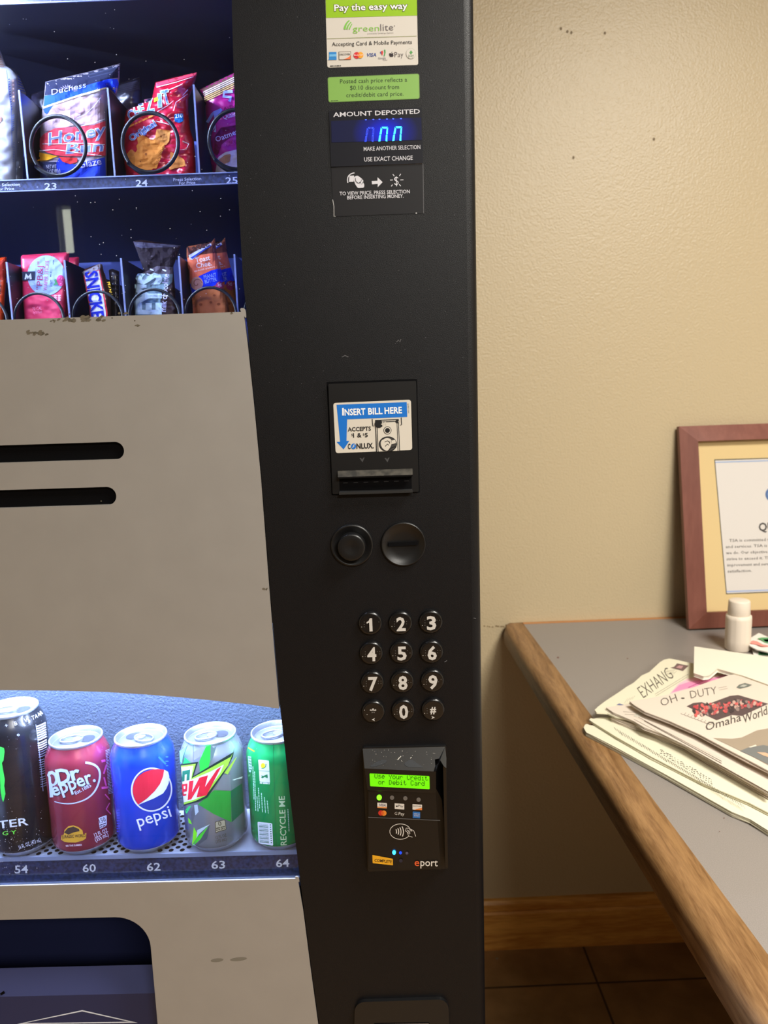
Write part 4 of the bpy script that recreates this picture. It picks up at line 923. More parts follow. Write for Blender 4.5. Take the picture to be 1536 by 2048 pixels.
def lcd(t, x0, y0, x1, y1, h, skip=0):
    n = len(t); dx = (x1-x0)/(n*6-1); dy = (y1-y0)/(n*6-1); ph = h/7
    for i, ch in enumerate(t):
        if ch == ' ': continue
        for r_, row in enumerate(FONT5[ch].split()):
            if r_ < skip: continue
            for c_i, v in enumerate(row):
                if v == '1':
                    x = x0+(i*6+c_i)*dx; y = y0+(i*6+c_i)*dy+r_*ph
                    mb.poly(S1, C(zr, [(x, y), (x+dx*1.0, y+dy), (x+dx*1.0, y+dy+ph*1.0), (x, y+ph*1.0)]), LCDK, .0003)
lcd('Use Your Credit', 378, 490, 1062, 522, 64, 1); lcd('or Debit Card', 426, 570, 1018, 588, 62)
build('screen', mb, cr, label='lit green text screen')
mb = MB(); W_ = ink(226, 220, 212)
mb.poly(S2, C(zr, stroke([(296, 1052), (1218, 1094)], 7)), ink(104, 104, 106), .0002)
def tile(x0, y0, x1, y1, sk, m_): mb.poly(S2, C(zr, rnd([(x0, y0), (x1, y0+sk), (x1, y1+sk), (x0, y1)], 5, 2)), m_, .0002)
tile(414, 864, 536, 932, 8, W_); mb.poly(S2, C(zr, [(414, 916), (536, 922), (536, 940), (414, 932)]), ink(226, 150, 92), .0003); mb.text(S2, 'VISA', zr(434, 908), zr(520, 914), 30/6.4, ink(40, 44, 90), .0003, .01, .2)
tile(636, 874, 758, 946, 8, W_); apple(mb, S2, zr, 652, 896, 24, K, .0003); mb.text(S2, 'Pay', zr(682, 922), zr(746, 926), 30/6.4, K, .0003, 0)
tile(864, 884, 986, 954, 8, W_); mb.text(S2, 'DISCOVER', zr(870, 918), zr(980, 922), 16/6.4, ink(70, 50, 40), .0003, .006, res=1); mb.poly(S2, C(zr, [(880, 958), (986, 930), (986, 961)]), ink(230, 130, 60), .0003)
mb.poly(S2, C(zr, ell(462, 998, 36, 34)), ink(206, 52, 40), .0002); mb.poly(S2, C(zr, ell(496, 1000, 36, 34)), ink(232, 140, 52), .0003); mb.poly(S2, C(zr, ell(479, 999, 17, 29)), ink(222, 96, 40), .0004)
mb.text(S2, 'G', zr(634, 1022), zr(668, 1024), 38/6.4, W_, .0002, -.01); mb.text(S2, 'Pay', zr(686, 1026), zr(758, 1030), 40/6.4, W_, .0002, 0)
tile(868, 978, 962, 1062, 6, ink(48, 112, 186)); mb.text(S2, 'AMERICAN', zr(878, 1016), zr(954, 1020), 14/6.4, W_, .0003, .004, res=1); mb.text(S2, 'EXPRESS', zr(884, 1040), zr(956, 1044), 14/6.4, W_, .0003, .004, res=1)
build('payment_marks', mb, cr, label='small payment card marks'); mb = MB()
o1 = ell(708, 1236, 134, 98, 48, .62, 2*pi-.42); mb.poly(S2, C(zr, stroke(o1, 7)), W_, .0002)
for i, (x, h_) in enumerate(((652, 26), (676, 38), (702, 50), (730, 62))): mb.poly(S2, C(zr, stroke(bez((x, 1232-h_), (x+h_*.55, 1232+4), (x+4, 1236+h_), 8), 11)), W_, .0002)
for p in ([(772, 1228), (782, 1192), (822, 1194), (880, 1226), (906, 1298)], [(772, 1228), (795, 1240), (812, 1290), (864, 1308)], [(822, 1210), (850, 1216), (858, 1236)], [(790, 1214), (826, 1232), (850, 1222)], [(800, 1244), (828, 1270)], [(810, 1232), (836, 1258)]): mb.poly(S2, C(zr, stroke(p, 6)), W_, .0002)
build('contactless_mark', mb, cr, label='contactless waves and hand outline'); mb = MB()
mb.poly(S2, C(zr, rnd([(350, 1535), (612, 1584), (614, 1668), (354, 1640)], 8)), ink(240, 176, 40), .0002); mb.text(S2, 'COMPLETE', zr(378, 1620), zr(598, 1640), 34/6.4, K, .0003, .016)
build('yellow_tag', mb, cr, label='yellow tag reading complete'); mb = MB()
mb.text(S2, 'e', zr(890, 1674), zr(948, 1677), 92/6.4, ink(232, 100, 52), .0002, .012); mb.text(S2, 'port', zr(966, 1676), zr(1186, 1680), 92/6.4, W_, .0002, .008)
build('maker_lettering', mb, cr)
def led(x, y, rx, ry, m, name='indicator_light', lab=None):
    mb = MB(); mb.poly(S2, C(zr, ell(x, y, rx, ry, 24)), m, .0003); return build(name, mb, cr, label=lab)
led(438, 800, 32, 36, mat('led_green', (110, 255, 30), .4, emit=2.2), lab='lit green indicator'); GY = mat('led_grey', (112, 108, 104), .4)
for x, y in ((602, 802), (772, 810), (942, 828)): led(x, y, 27, 28, GY)
led(628, 1504, 22, 28, mat('led_blue', (30, 150, 255), .4, emit=9.), lab='lit blue indicator'); led(710, 1508, 18, 20, mat('led_blue_dim', (20, 70, 255), .4, emit=.9), lab='faint blue indicator'); led(792, 1512, 18, 18, mat('led_violet', (90, 84, 110), .4)); led(714, 1608, 24, 24, mat('led_off', (40, 40, 58), .4))
# swipe slot rail
mb = MB(); pr = [(1168, 310), (1210, 300), (1262, 392), (1290, 420), (1304, 900), (1316, 1690), (1282, 1712), (1262, 1100), (1240, 830), (1196, 740), (1166, 690)]
q = planeY(-.0035); mb.poly(q, C(zr, pr), VOID, .0)
mb.prism(planeY(-.003), C(zr, rnd([(1256, 400), (1292, 400), (1318, 1696), (1284, 1712)], 8)), BLKG, .013)
mb.prism(planeY(-.003), C(zr, rnd([(1128, 306), (1200, 292), (1204, 312), (1140, 322)], 4)), mat('slot_rim', (120, 114, 104), .3), .004)
build('swipe_slot', mb, cr, label='card swipe groove', bevel=.0012)

# ================================================================== drink cans
YC = .064
def pj(p):
    v = V(p)-CAM; zz = v.dot(CAMF); return (768+F*v.dot(CAMR)/zz, 1024-F*v.dot(CAMU)/zz)
ALU = mat('can_aluminium', (206, 210, 216), .28, metal=.85); LIDM = mat('can_lid', (120, 124, 132), .34, metal=.7); TABM = mat('can_tab', (150, 154, 162), .3, metal=.8)
def can(label, x, body, art=None, h=.1226, turn=0., low=None):
    t = tag(empty('drink_can', (x, YC, ZCAN+.0003)), label, 'can', 'drink cans on the lower tray')
    k = h-.1226; z0 = ZCAN+.0003; low = low or body
    prof = [(0, .006), (.020, .003), (.0232, .0), (.0245, .0003), (.0265, .003), (.0318, .0085), (.0324, .0092), (.0331, .0125), (.0331, .0985+k), (.0324, .1045+k), (.0300, .1108+k), (.0272, .1163+k), (.0262, .1190+k)]
    mb = MB(); mb.lathe(prof, x, YC, z0, body, 64, [ALU, ALU, ALU, ALU, ALU, ink(226, 226, 230, 30), low]+[body]*5); S = Cyl(x, YC, .0331)
    if art: art(mb, S)
    build('body', mb, t)
    mb = MB(); mb.lathe([(.0262, .1190+k), (.0268, .1196+k), (.0272, .1208+k), (.0271, .1221+k), (.0264, .1226+k), (.0256, .1222+k), (.0246, .1170+k), (.0236, .1158+k), (.0226, .1166+k), (.0215, .1176+k), (0, .1178+k)], x, YC, z0, LIDM, 64, [ALU]*5+[LIDM]*5)
    ca, sa = cos(turn), sin(turn); top = z0+.1181+k
    Q = lambda a, b, w_=0: V((x+a*ca-b*sa, YC+a*sa+b*ca, top+w_))
    o = ell(.0115, 0, .0075, .0085, 24); mb.add([Q(a, b) for a, b in o], [tuple(range(24))], mat('can_score', (84, 88, 96), .35, metal=.8)); build('lid', mb, t)
    mb = MB(); ring = [Q(-.005+.0115*cos(a)*(1 if cos(a) > 0 else .95), .0078*sin(a), .0018) for a in [i*2*pi/28 for i in range(29)]]; mb.tube(ring, .0011, TABM, 6, False)
    o = ell(.002, 0, .0056, .0062, 20); mb.add([Q(a, b, .0016) for a, b in o]+[Q(a, b, -.0004) for a, b in o], [tuple(range(20))]+[(i, (i+1) % 20, 20+(i+1) % 20, 20+i) for i in range(20)], TABM)
    build('pull_tab', mb, t); return t
S_ = 5
def cp(mb, S, zf, pts, c, w_=.0001, rough=30): mb.poly(S, C(zf, pts), ink(*c, rough), w_, S_)
def ctx(mb, S, zf, t, p0, p1, h, c, w_=.0002, bold=0., it=0.): mb.text(S, t, zf(*p0), zf(*p1), h, ink(*c, 30), w_, bold, it, S_)
# cola
zp = crop(200, 1420, 6.828)
def pepsi(mb, S):
    cp(mb, S, zp, ell(705, 1087, 282, 302, 60, rot=.15), (214, 218, 232))
    cp(mb, S, zp, ell(705, 1087, 262, 282, 60, rot=.15), (20, 44, 140), .0002)
    arc = [(520, 1292), (475, 1220), (448, 1130), (447, 1060), (470, 980), (520, 905), (600, 850), (700, 815), (790, 806), (878, 815)]
    cp(mb, S, zp, arc+[(862, 910), (820, 1010), (745, 1110), (640, 1210)], (196, 26, 52), .0003)
    cp(mb, S, zp, [(520, 1296), (640, 1212), (745, 1112), (820, 1012), (862, 910), (878, 815), (930, 845), (946, 905), (938, 1000), (905, 1075), (860, 1140), (740, 1205), (620, 1255)], (214, 218, 232), .0003)
    ctx(mb, S, zp, 'pepsi', (528, 1598), (982, 1452), 160/6.828, (220, 224, 236), .0002, .004)
    for y, a in ((640, 20), (700, 26), (760, 18)): cp(mb, S, zp, ell(915, y, a, 8, 10), (60, 120, 220))
    cp(mb, S, zp, stroke(bez((800, 640), (850, 690), (900, 740), 8), 26), (50, 110, 220))
    for i in range(9): cp(mb, S, zp, stroke([(230, 1370+i*36), (270, 1366+i*36)], 14), (50, 60, 190))
can('blue soda can with a round red, white and blue emblem, above number 62', -.2746, mat('can_blue', (16, 62, 196), .24, metal=.25, spec=.6, coat=.4), pepsi, turn=2.6)
# silver and green soda
zw = crop(340, 1420, 6.828)
def dew(mb, S):
    g1, g2, g3, dk = (38, 188, 62), (34, 140, 44), (8, 92, 58), (10, 44, 36)
    cp(mb, S, zw, [(400, 700), (490, 500), (555, 480), (548, 690), (515, 830), (410, 850)], g1)
    cp(mb, S, zw, [(555, 480), (600, 520), (640, 480), (575, 690), (548, 690)], (96, 120, 118))
    cp(mb, S, zw, [(320, 580), (430, 500), (480, 500), (400, 640), (320, 690)], (150, 154, 170))
    cp(mb, S, zw, [(172, 745), (205, 645), (300, 742)], (20, 200, 90)); cp(mb, S, zw, [(130, 560), (235, 500), (175, 640), (165, 730), (140, 740)], (120, 210, 200))
    cp(mb, S, zw, stroke([(235, 490), (178, 640), (170, 735)], 7), dk, .0002); cp(mb, S, zw, stroke([(320, 480), (318, 690)], 5), (70, 80, 88), .0002)
    cp(mb, S, zw, [(620, 1080), (720, 880), (822, 885), (832, 1102), (700, 1092)], (112, 116, 116))
    cp(mb, S, zw, [(380, 1290), (600, 1095), (830, 1105), (840, 1532), (600, 1422), (420, 1312)], g2)
    cp(mb, S, zw, [(830, 1105), (985, 1000), (1012, 1380), (845, 1532)], g3)
    cp(mb, S, zw, [(880, 960), (992, 905), (985, 935), (850, 955)], (214, 220, 210), .0002)
    cp(mb, S, zw, [(740, 860), (900, 650), (915, 640), (790, 880)], (150, 190, 60), .0002)
    cp(mb, S, zw, [(140, 740), (385, 708), (318, 902), (865, 575), (885, 500), (860, 640), (740, 860), (510, 1195), (400, 1250), (190, 1308)], dk, .0003)
    cp(mb, S, zw, [(150, 762), (352, 735), (296, 932), (830, 640), (858, 590), (790, 760), (485, 1175), (350, 1240), (188, 1290)], (150, 206, 60), .0004)
    cp(mb, S, zw, [(155, 782), (318, 762), (285, 955), (560, 838), (735, 745), (690, 850), (470, 1160), (330, 1225), (186, 1262)], (222, 226, 228), .0005)
    cp(mb, S, zw, [(262, 972), (322, 962), (300, 1120), (400, 925), (520, 890), (478, 1050), (640, 812), (702, 772), (500, 1165), (362, 1195), (404, 1030), (290, 1220), (240, 1230)], (206, 24, 48), .0006)
    cp(mb, S, zw, [(160, 1015), (238, 1003), (232, 1110), (185, 1120), (188, 1150), (225, 1145), (218, 1170), (175, 1178)], (206, 24, 48), .0006)
    cp(mb, S, zw, [(186, 1040), (212, 1036), (210, 1075), (188, 1080)], (222, 226, 228), .0007)
    cp(mb, S, zw, [(168, 835), (275, 812), (265, 955), (225, 965), (230, 876), (202, 884), (196, 972), (160, 978)], (10, 110, 84), .0006)
    cp(mb, S, zw, [(205, 1370), (260, 1310), (290, 1310), (225, 1420)], (30, 190, 100)); cp(mb, S, zw, [(285, 1400), (320, 1320), (345, 1420), (300, 1560)], (76, 82, 90)); cp(mb, S, zw, [(330, 1300), (375, 1290), (390, 1390), (345, 1440)], (160, 176, 190))
    cp(mb, S, zw, [(245, 1470), (275, 1500), (300, 1560), (255, 1545)], (110, 210, 40))
    cp(mb, S, zw, [(300, 1850), (325, 1600), (372, 1690), (360, 1750)], (120, 220, 30)); cp(mb, S, zw, [(360, 1750), (372, 1640), (545, 1560), (400, 1690)], (170, 190, 196)); cp(mb, S, zw, [(310, 1862), (360, 1750), (520, 1590), (420, 1760)], (60, 190, 40), .0002); cp(mb, S, zw, [(545, 1562), (505, 1760), (345, 1872), (420, 1760)], (70, 76, 84), .0002)
    bd = (70, 66, 46)
    cp(mb, S, zw, rnd([(612, 1525), (755, 1492), (772, 1635), (660, 1665), (622, 1690)], 20), bd, .0002); cp(mb, S, zw, rnd([(622, 1533), (747, 1503), (763, 1628), (655, 1655), (630, 1676)], 16), (160, 152, 126), .0003)
    ctx(mb, S, zw, '0', (664, 1584), (706, 1576), 58/6.828, bd, .0004, .01); mb.lines(S, C(zw, [(630, 1618)])[0], C(zw, [(748, 1590)])[0], (0, 3.6), 2, 2.2, ink(*bd, 30), .0004, 0, 0)
    ctx(mb, S, zw, '12 FL OZ', (628, 1762), (776, 1726), 40/6.828, bd, .0003, .006); ctx(mb, S, zw, '(355 mL)', (628, 1818), (776, 1782), 40/6.828, bd, .0003, .006)
can('silver soda can with green shards and a slanted red word, above number 63', -.2006, mat('can_silver', (150, 156, 164), .26, metal=.6, coat=.3), dew, turn=.5)
# maroon soda
zm = crop(80, 1430, 7.0625)
def drp(mb, S):
    wht = (176, 192, 226); dk = (44, 14, 30)
    def T(t, p0, p1, h, b=.02, it=0., o=True):
        if o: ctx(mb, S, zm, t, (p0[0]+6, p0[1]+8), (p1[0]+6, p1[1]+8), h/7.06, dk, .0002, b+.018, it)
        ctx(mb, S, zm, t, p0, p1, h/7.06, wht, .0003, b, it)
    T('D', (262, 985), (440, 948), 208, .03); T('r', (462, 925), (572, 895), 195, .03)
    cp(mb, S, zm, [(140, 1165), (118, 880), (100, 850), (120, 800), (170, 788), (225, 820), (252, 900), (240, 970), (196, 1005), (178, 1000), (186, 1160)], wht, .0003)
    cp(mb, S, zm, [(140, 850), (165, 832), (200, 860), (214, 920), (200, 965), (178, 975), (160, 960), (152, 880)], (104, 36, 54), .0004)
    T('epper.', (192, 1150), (786, 935), 182, .02)
    T('Est.1885', (505, 1125), (728, 1010), 48, .012, 0., False)
    cp(mb, S, zm, stroke(bez((640, 672), (880, 690), (842, 900), 12)+bez((836, 930), (780, 1160), (560, 1225), 12)+bez((540, 1232), (380, 1280), (204, 1222), 10), 34, 10), wht, .0002)
    for p0, p1, b in (((868, 655), (925, 640), 34), ((940, 700), (900, 830), 22), ((905, 880), (935, 1000), 22), ((870, 1030), (960, 1022), 30), ((920, 1120), (985, 1195), 16), ((985, 1240), (935, 1330), 14), ((935, 1330), (1000, 1400), 14)): cp(mb, S, zm, stroke([p0, p1], b), (196, 70, 150))
    for i in range(30): cp(mb, S, zm, stroke([(925+i*1.5, 505+i*21), (985+i*2.0, 480+i*21)], 8), (180, 186, 220))
    cp(mb, S, zm, rnd([(825, 1455), (942, 1412), (944, 1560), (845, 1612)], 18), (206, 210, 232), .0002)
    ctx(mb, S, zm, '150', (846, 1530), (932, 1498), 62/7.06, (60, 30, 60), .0003, .01); mb.lines(S, zm(842, 1560), zm(935, 1525), (.4, 4), 2, 2., ink(60, 30, 60, 30), .0003, 0, 0)
    ctx(mb, S, zm, '12 FL OZ', (780, 1728), (962, 1650), 56/7.06, (214, 200, 220), .0002, .012); ctx(mb, S, zm, '(355 mL)', (790, 1792), (972, 1706), 56/7.06, (214, 200, 220), .0002, .012)
    cp(mb, S, zm, [(298, 1760), (305, 1700), (335, 1690), (345, 1625), (400, 1572), (470, 1560), (540, 1580), (600, 1630), (610, 1690), (655, 1665), (648, 1745), (600, 1775), (500, 1802), (400, 1800), (340, 1790)], (196, 148, 44), .0002)
    cp(mb, S, zm, [(340, 1660), (390, 1600), (470, 1575), (550, 1610), (560, 1640), (470, 1660), (400, 1690)], (58, 40, 34), .0003)
    ctx(mb, S, zm, 'JURASSIC WORLD', (312, 1744), (645, 1722), 42/7.06, (52, 34, 30), .0003, .02)
    ctx(mb, S, zm, 'SEE THIS SUMMER', (365, 1862), (592, 1846), 24/7.06, (224, 206, 220), .0002, .01)
can('maroon soda can with a white swooping logo and yellow emblem, above number 60', -.3440, mat('can_maroon', (128, 40, 58), .24, metal=.25, spec=.6, coat=.4), drp, turn=.25)
# tall black can
zo = crop(0, 1380, 5.69)
def mon(mb, S):
    GR = (52, 190, 66)
    cp(mb, S, zo, [(-60, 640), (0, 645), (45, 660), (52, 700), (40, 800), (22, 830), (38, 930), (55, 1020), (48, 1090), (62, 1180), (45, 1250), (36, 1275), (22, 1240), (8, 1170), (-6, 980), (-20, 1050), (-60, 980)], GR)
    cp(mb, S, zo, [(-60, 900), (-5, 930), (5, 1100), (-20, 1060), (-60, 1000)], (16, 60, 26), .0002)
    ctx(mb, S, zo, 'STER', (-105, 1590), (322, 1536), 84/5.69, (206, 210, 226), .0002, .01); ctx(mb, S, zo, 'G Y', (30, 1655), (188, 1636), 42/5.69, (96, 200, 60), .0002, .01)
    ctx(mb, S, zo, '16 FL. OZ. (473 mL)', (222, 1812), (470, 1722), 44/5.69, (196, 198, 214), .0002, .006)
    for i in range(26):
        y = 415+i*26+(i//7)*12; cp(mb, S, zo, stroke([(415+i*2.0, y), (455+i*2.2, y-12), (520+i*1.6, y-44)], 15 if i < 10 else 9), (188, 194, 230) if i < 11 else (110, 114, 146))
    cp(mb, S, zo, stroke([(408, 392), (430, 560), (470, 900), (490, 1150)], 5), (150, 156, 190), .0002)
    for p, r_ in (((208, 512), 16),): cp(mb, S, zo, ell(p[0], p[1], r_, r_*.8, 14), (190, 196, 220)); cp(mb, S, zo, ell(p[0], p[1], r_*.6, r_*.5, 14), (70, 74, 92), .0002)
    Sh = Cyl(S.c.x, S.c.y, .0326)
    for t, x, y in (('+', 60, 430), ('B', 168, 405), ('V', 282, 370), ('I', 338, 358), ('T', 366, 340), ('A', 402, 322), ('M', 440, 300), ('I', 482, 276)): mb.text(Cyl(S.c.x, S.c.y, .0316), t, zo(x, y), zo(x+(8 if t == 'I' else 32), y-8), 44/5.69, ink(206, 210, 230, 30), .0004, .006, 0, S_)
can('tall black energy drink can with a green claw mark, above number 54', -.4100, mat('can_black', (20, 21, 26), .26, metal=.2, spec=.6, coat=.4), mon, .1575, turn=.2)
# green can
zg = crop(480, 1420, 5.85)
def grn(mb, S):
    w_ = (206, 214, 226)
    cp(mb, S, zg, rnd([(213, 580), (338, 592), (350, 852), (230, 838)], 10), w_); cp(mb, S, zg, stroke([(218, 710), (345, 718)], 6), (80, 140, 110), .0002)
    cp(mb, S, zg, ell(268, 650, 26, 30), (236, 200, 30), .0002); cp(mb, S, zg, stroke(bez((250, 680), (305, 690), (304, 630), 8), 9), (30, 120, 70), .0003)
    cp(mb, S, zg, [(245, 765), (275, 770), (320, 752), (326, 780), (322, 800), (290, 785), (262, 800), (245, 790), (256, 778)], (20, 110, 64), .0002)
    mb.lines(S, zg(232, 852), zg(346, 862), (0, 0), 1, 2.6, ink(*w_, 30), .0002, S_, 0)
    cp(mb, S, zg, rnd([(205, 1308), (376, 1326), (388, 1588), (218, 1560)], 14), w_)
    for i in range(15): y = 1330+i*15; cp(mb, S, zg, stroke([(222+i*.6, y+2), (330+i*.6, y+14)], 3+3*(i*7 % 3)), (40, 90, 70), .0002)
    for i in range(9): cp(mb, S, zg, ell(356+i*1.4, 1345+i*26, 9, 7, 8), (40, 90, 70), .0002)
    ctx(mb, S, zg, 'RECYCLE ME', (546, 1580), (522, 1008), 68/5.85, (166, 196, 160), .0002, .012)
    for x, y0, y1, n in ((215, 910, 1150, 1), (250, 970, 1200, 1), (285, 1020, 1205, 1), (318, 1060, 1210, 1), (150, 660, 1050, 1), (170, 720, 1180, 1), (198, 1010, 1190, 1), (560, 1160, 1420, 1)):
        mb.lines(S, zg(x, y0), zg(x+14, y1), (0, 0), 1, 1.7, ink(150, 200, 176, 30), .0002, S_, 0)
    cp(mb, S, zg, [(92, 540), (130, 545), (140, 690), (120, 740), (105, 720)], (150, 190, 190), .0002)
    for i in range(6): cp(mb, S, zg, stroke([(96+i*3, 560+i*34), (130+i*2, 566+i*34)], 9), (10, 90, 60), .0003)
    cp(mb, S, zg, stroke([(95, 440), (170, 485)], 14), (190, 190, 30))
    cp(mb, S, zg, stroke([(388, 400), (400, 800), (425, 1600)], 5), (0, 84, 48))
can('green soda can showing its barcode side, above number 64', -.1300, mat('can_green', (0, 138, 72), .24, metal=.25, spec=.6, coat=.4), grn, turn=.5)

# ================================================================== snack packs
def foil(name, rgb, rough=.28): return mat('foil_'+name, rgb, rough, metal=.1, spec=.6, coat=.3)
def pack(name, label, cat, group, outline, y0, z0, tilt, thick, m, art=None, edge=24., wr=.0012, seed=0., sub=4.5, sc=22.):
    outline = [(a[0]+(b[0]-a[0])*k/m_, a[1]+(b[1]-a[1])*k/m_) for a, b in zip(outline, outline[1:]+outline[:1]) for m_ in [max(1, int(math.hypot(b[0]-a[0], b[1]-a[1])/5))] for k in range(m_)]
    t = radians(tilt); PLn = Plane((0, y0, z0), (0, -cos(t), sin(t))); S = Bag(PLn, outline, thick, edge, wr, seed, sc); mb = MB()
    tri = tessellate_polygon([[V((x, y, 0)) for x, y in outline]]); mb.mesh2(S, list(outline), tri, m, 0, sub, True)
    n = len(outline); a = [S.P(x, y) for x, y in outline]; b = [S.base(x, y) for x, y in outline]
    bk = [S.pl.P(x, y, -.002) for x, y in outline]; cxm = sum(p[0] for p in outline)/n; cym = sum(p[1] for p in outline)/n
    ctr = PLn.P(cxm, cym, -.002)-PLn.n*(thick*.6); ins = [PLn.P(cxm+(x-cxm)*.75, cym+(y-cym)*.75, -.002)-PLn.n*(thick*.5) for x, y in outline]
    o = len(mb.v); mb.add(a+b+ins, [(i, (i+1) % n, n+(i+1) % n, n+i) for i in range(n)]+[(n+i, n+(i+1) % n, 2*n+(i+1) % n, 2*n+i) for i in range(n)]+[tuple(range(2*n, 3*n))], m)
    if art: art(mb, S)
    xs = sorted(p.x for p in a); xm = xs[len(xs)//2]; rowA = abs(z0-zA) < .01
    D_ = (-.60, -.470, -.3768, -.2838, -.1937, .2) if rowA else (-.60, -.471, -.409, -.346, -.2847, -.2220, -.1619, .2)
    lx = max(d for d in D_ if d < xm)+.0016; hx = min(d for d in D_ if d > xm)-.0016; zt_ = z0+(.096 if rowA else .122)
    mb.v = [((min(max(x, lx), hx) if zz < zt_ else x), y, max(zz, z0-.0056)) for x, y, zz in mb.v]     # stands on its shelf, between its dividers
    lo = min(mb.v, key=lambda v: v[2])
    ob = build(name, mb, org=(sum(v[0] for v in mb.v)/len(mb.v), y0, lo[2])); return tag(ob, label, cat, group)
def ap(mb, S, zf, pts, c, w_=.0002, rough=30): mb.poly(S, C(zf, pts), ink(*c, rough), w_*2.2, 5)
def at(mb, S, zf, t, p0, p1, h, c, w_=.0004, bold=0., it=0.): mb.text(S, t, zf(*p0), zf(*p1), h, ink(*c, 30), w_*2.2, bold, it, 5)
GA = 'snack packs in lanes 22 to 25'; GB = 'snacks on the candy shelf'
def pybot(y0, z): return pj((-.3, y0, z))[1]
YPK = .190
yA = pybot(YPK, zA-.005)
# white bag at the left edge
zW = crop(0, 80, 6.6)
bt = (yA-80)*6.6
def awhite(mb, S):
    for i in range(9): ap(mb, S, zW, [(-80, 165+i*22), (-4+i*7, 165+i*22), (-2+i*7, 175+i*22), (-80, 175+i*22)], (120, 84, 60))
    ap(mb, S, zW, stroke([(85, 400), (110, 620), (150, 930), (158, 1420), (195, 1424)], 6), (60, 90, 170))
    for i in range(6): ap(mb, S, zW, ell(172+i*1.5, 540+i*52, 17, 21, 12), (210, 160, 120)); ap(mb, S, zW, ell(172+i*1.5, 540+i*52, 8, 11, 10), (226, 220, 226), .0004)
    for i in range(13): ap(mb, S, zW, stroke([(108+i*3.2, 520+i*33), (128+i*3.0, 514+i*33)], 12), (60, 70, 130))
    for i in range(8): ap(mb, S, zW, stroke([(160, 1000+i*28), (188, 985+i*28)], 9), (80, 110, 190))
    for i in range(12): ap(mb, S, zW, stroke([(168, 1360+i*22), (196, 1356+i*22)], 7), (110, 120, 160))
    ap(mb, S, zW, ell(-10, 1040, 34, 56), (150, 110, 96))
pack('chip_bag', 'white snack bag with a striped brown seal, left of the lane marked 23', 'snack', GA, C(zW, [(-330, 60), (-5, 130), (30, 200), (60, 290), (85, 345), (160, 395), (235, 500), (245, 640), (232, 1100), (212, 1600), (212, bt), (-330, bt)]), YPK, zA, 5, .016, foil('white', (150, 148, 152), .4), awhite, 40, .0016, 1., sc=30)
pack('chip_bag', 'second white snack bag, mostly hidden behind the striped white one', 'snack', GA, C(zW, [(-300, 330), (100, 340), (190, 380), (250, 470), (345, 700), (330, 900), (300, bt), (-300, bt)]), YPK+.05, zA, 5, .014, foil('white', (150, 148, 152), .4), lambda mb, S: [ap(mb, S, zW, stroke([(230, 470+i*36), (260+i*14, 500+i*36)], 12), (50, 80, 190)) for i in range(6)], 30, .002, 2.)
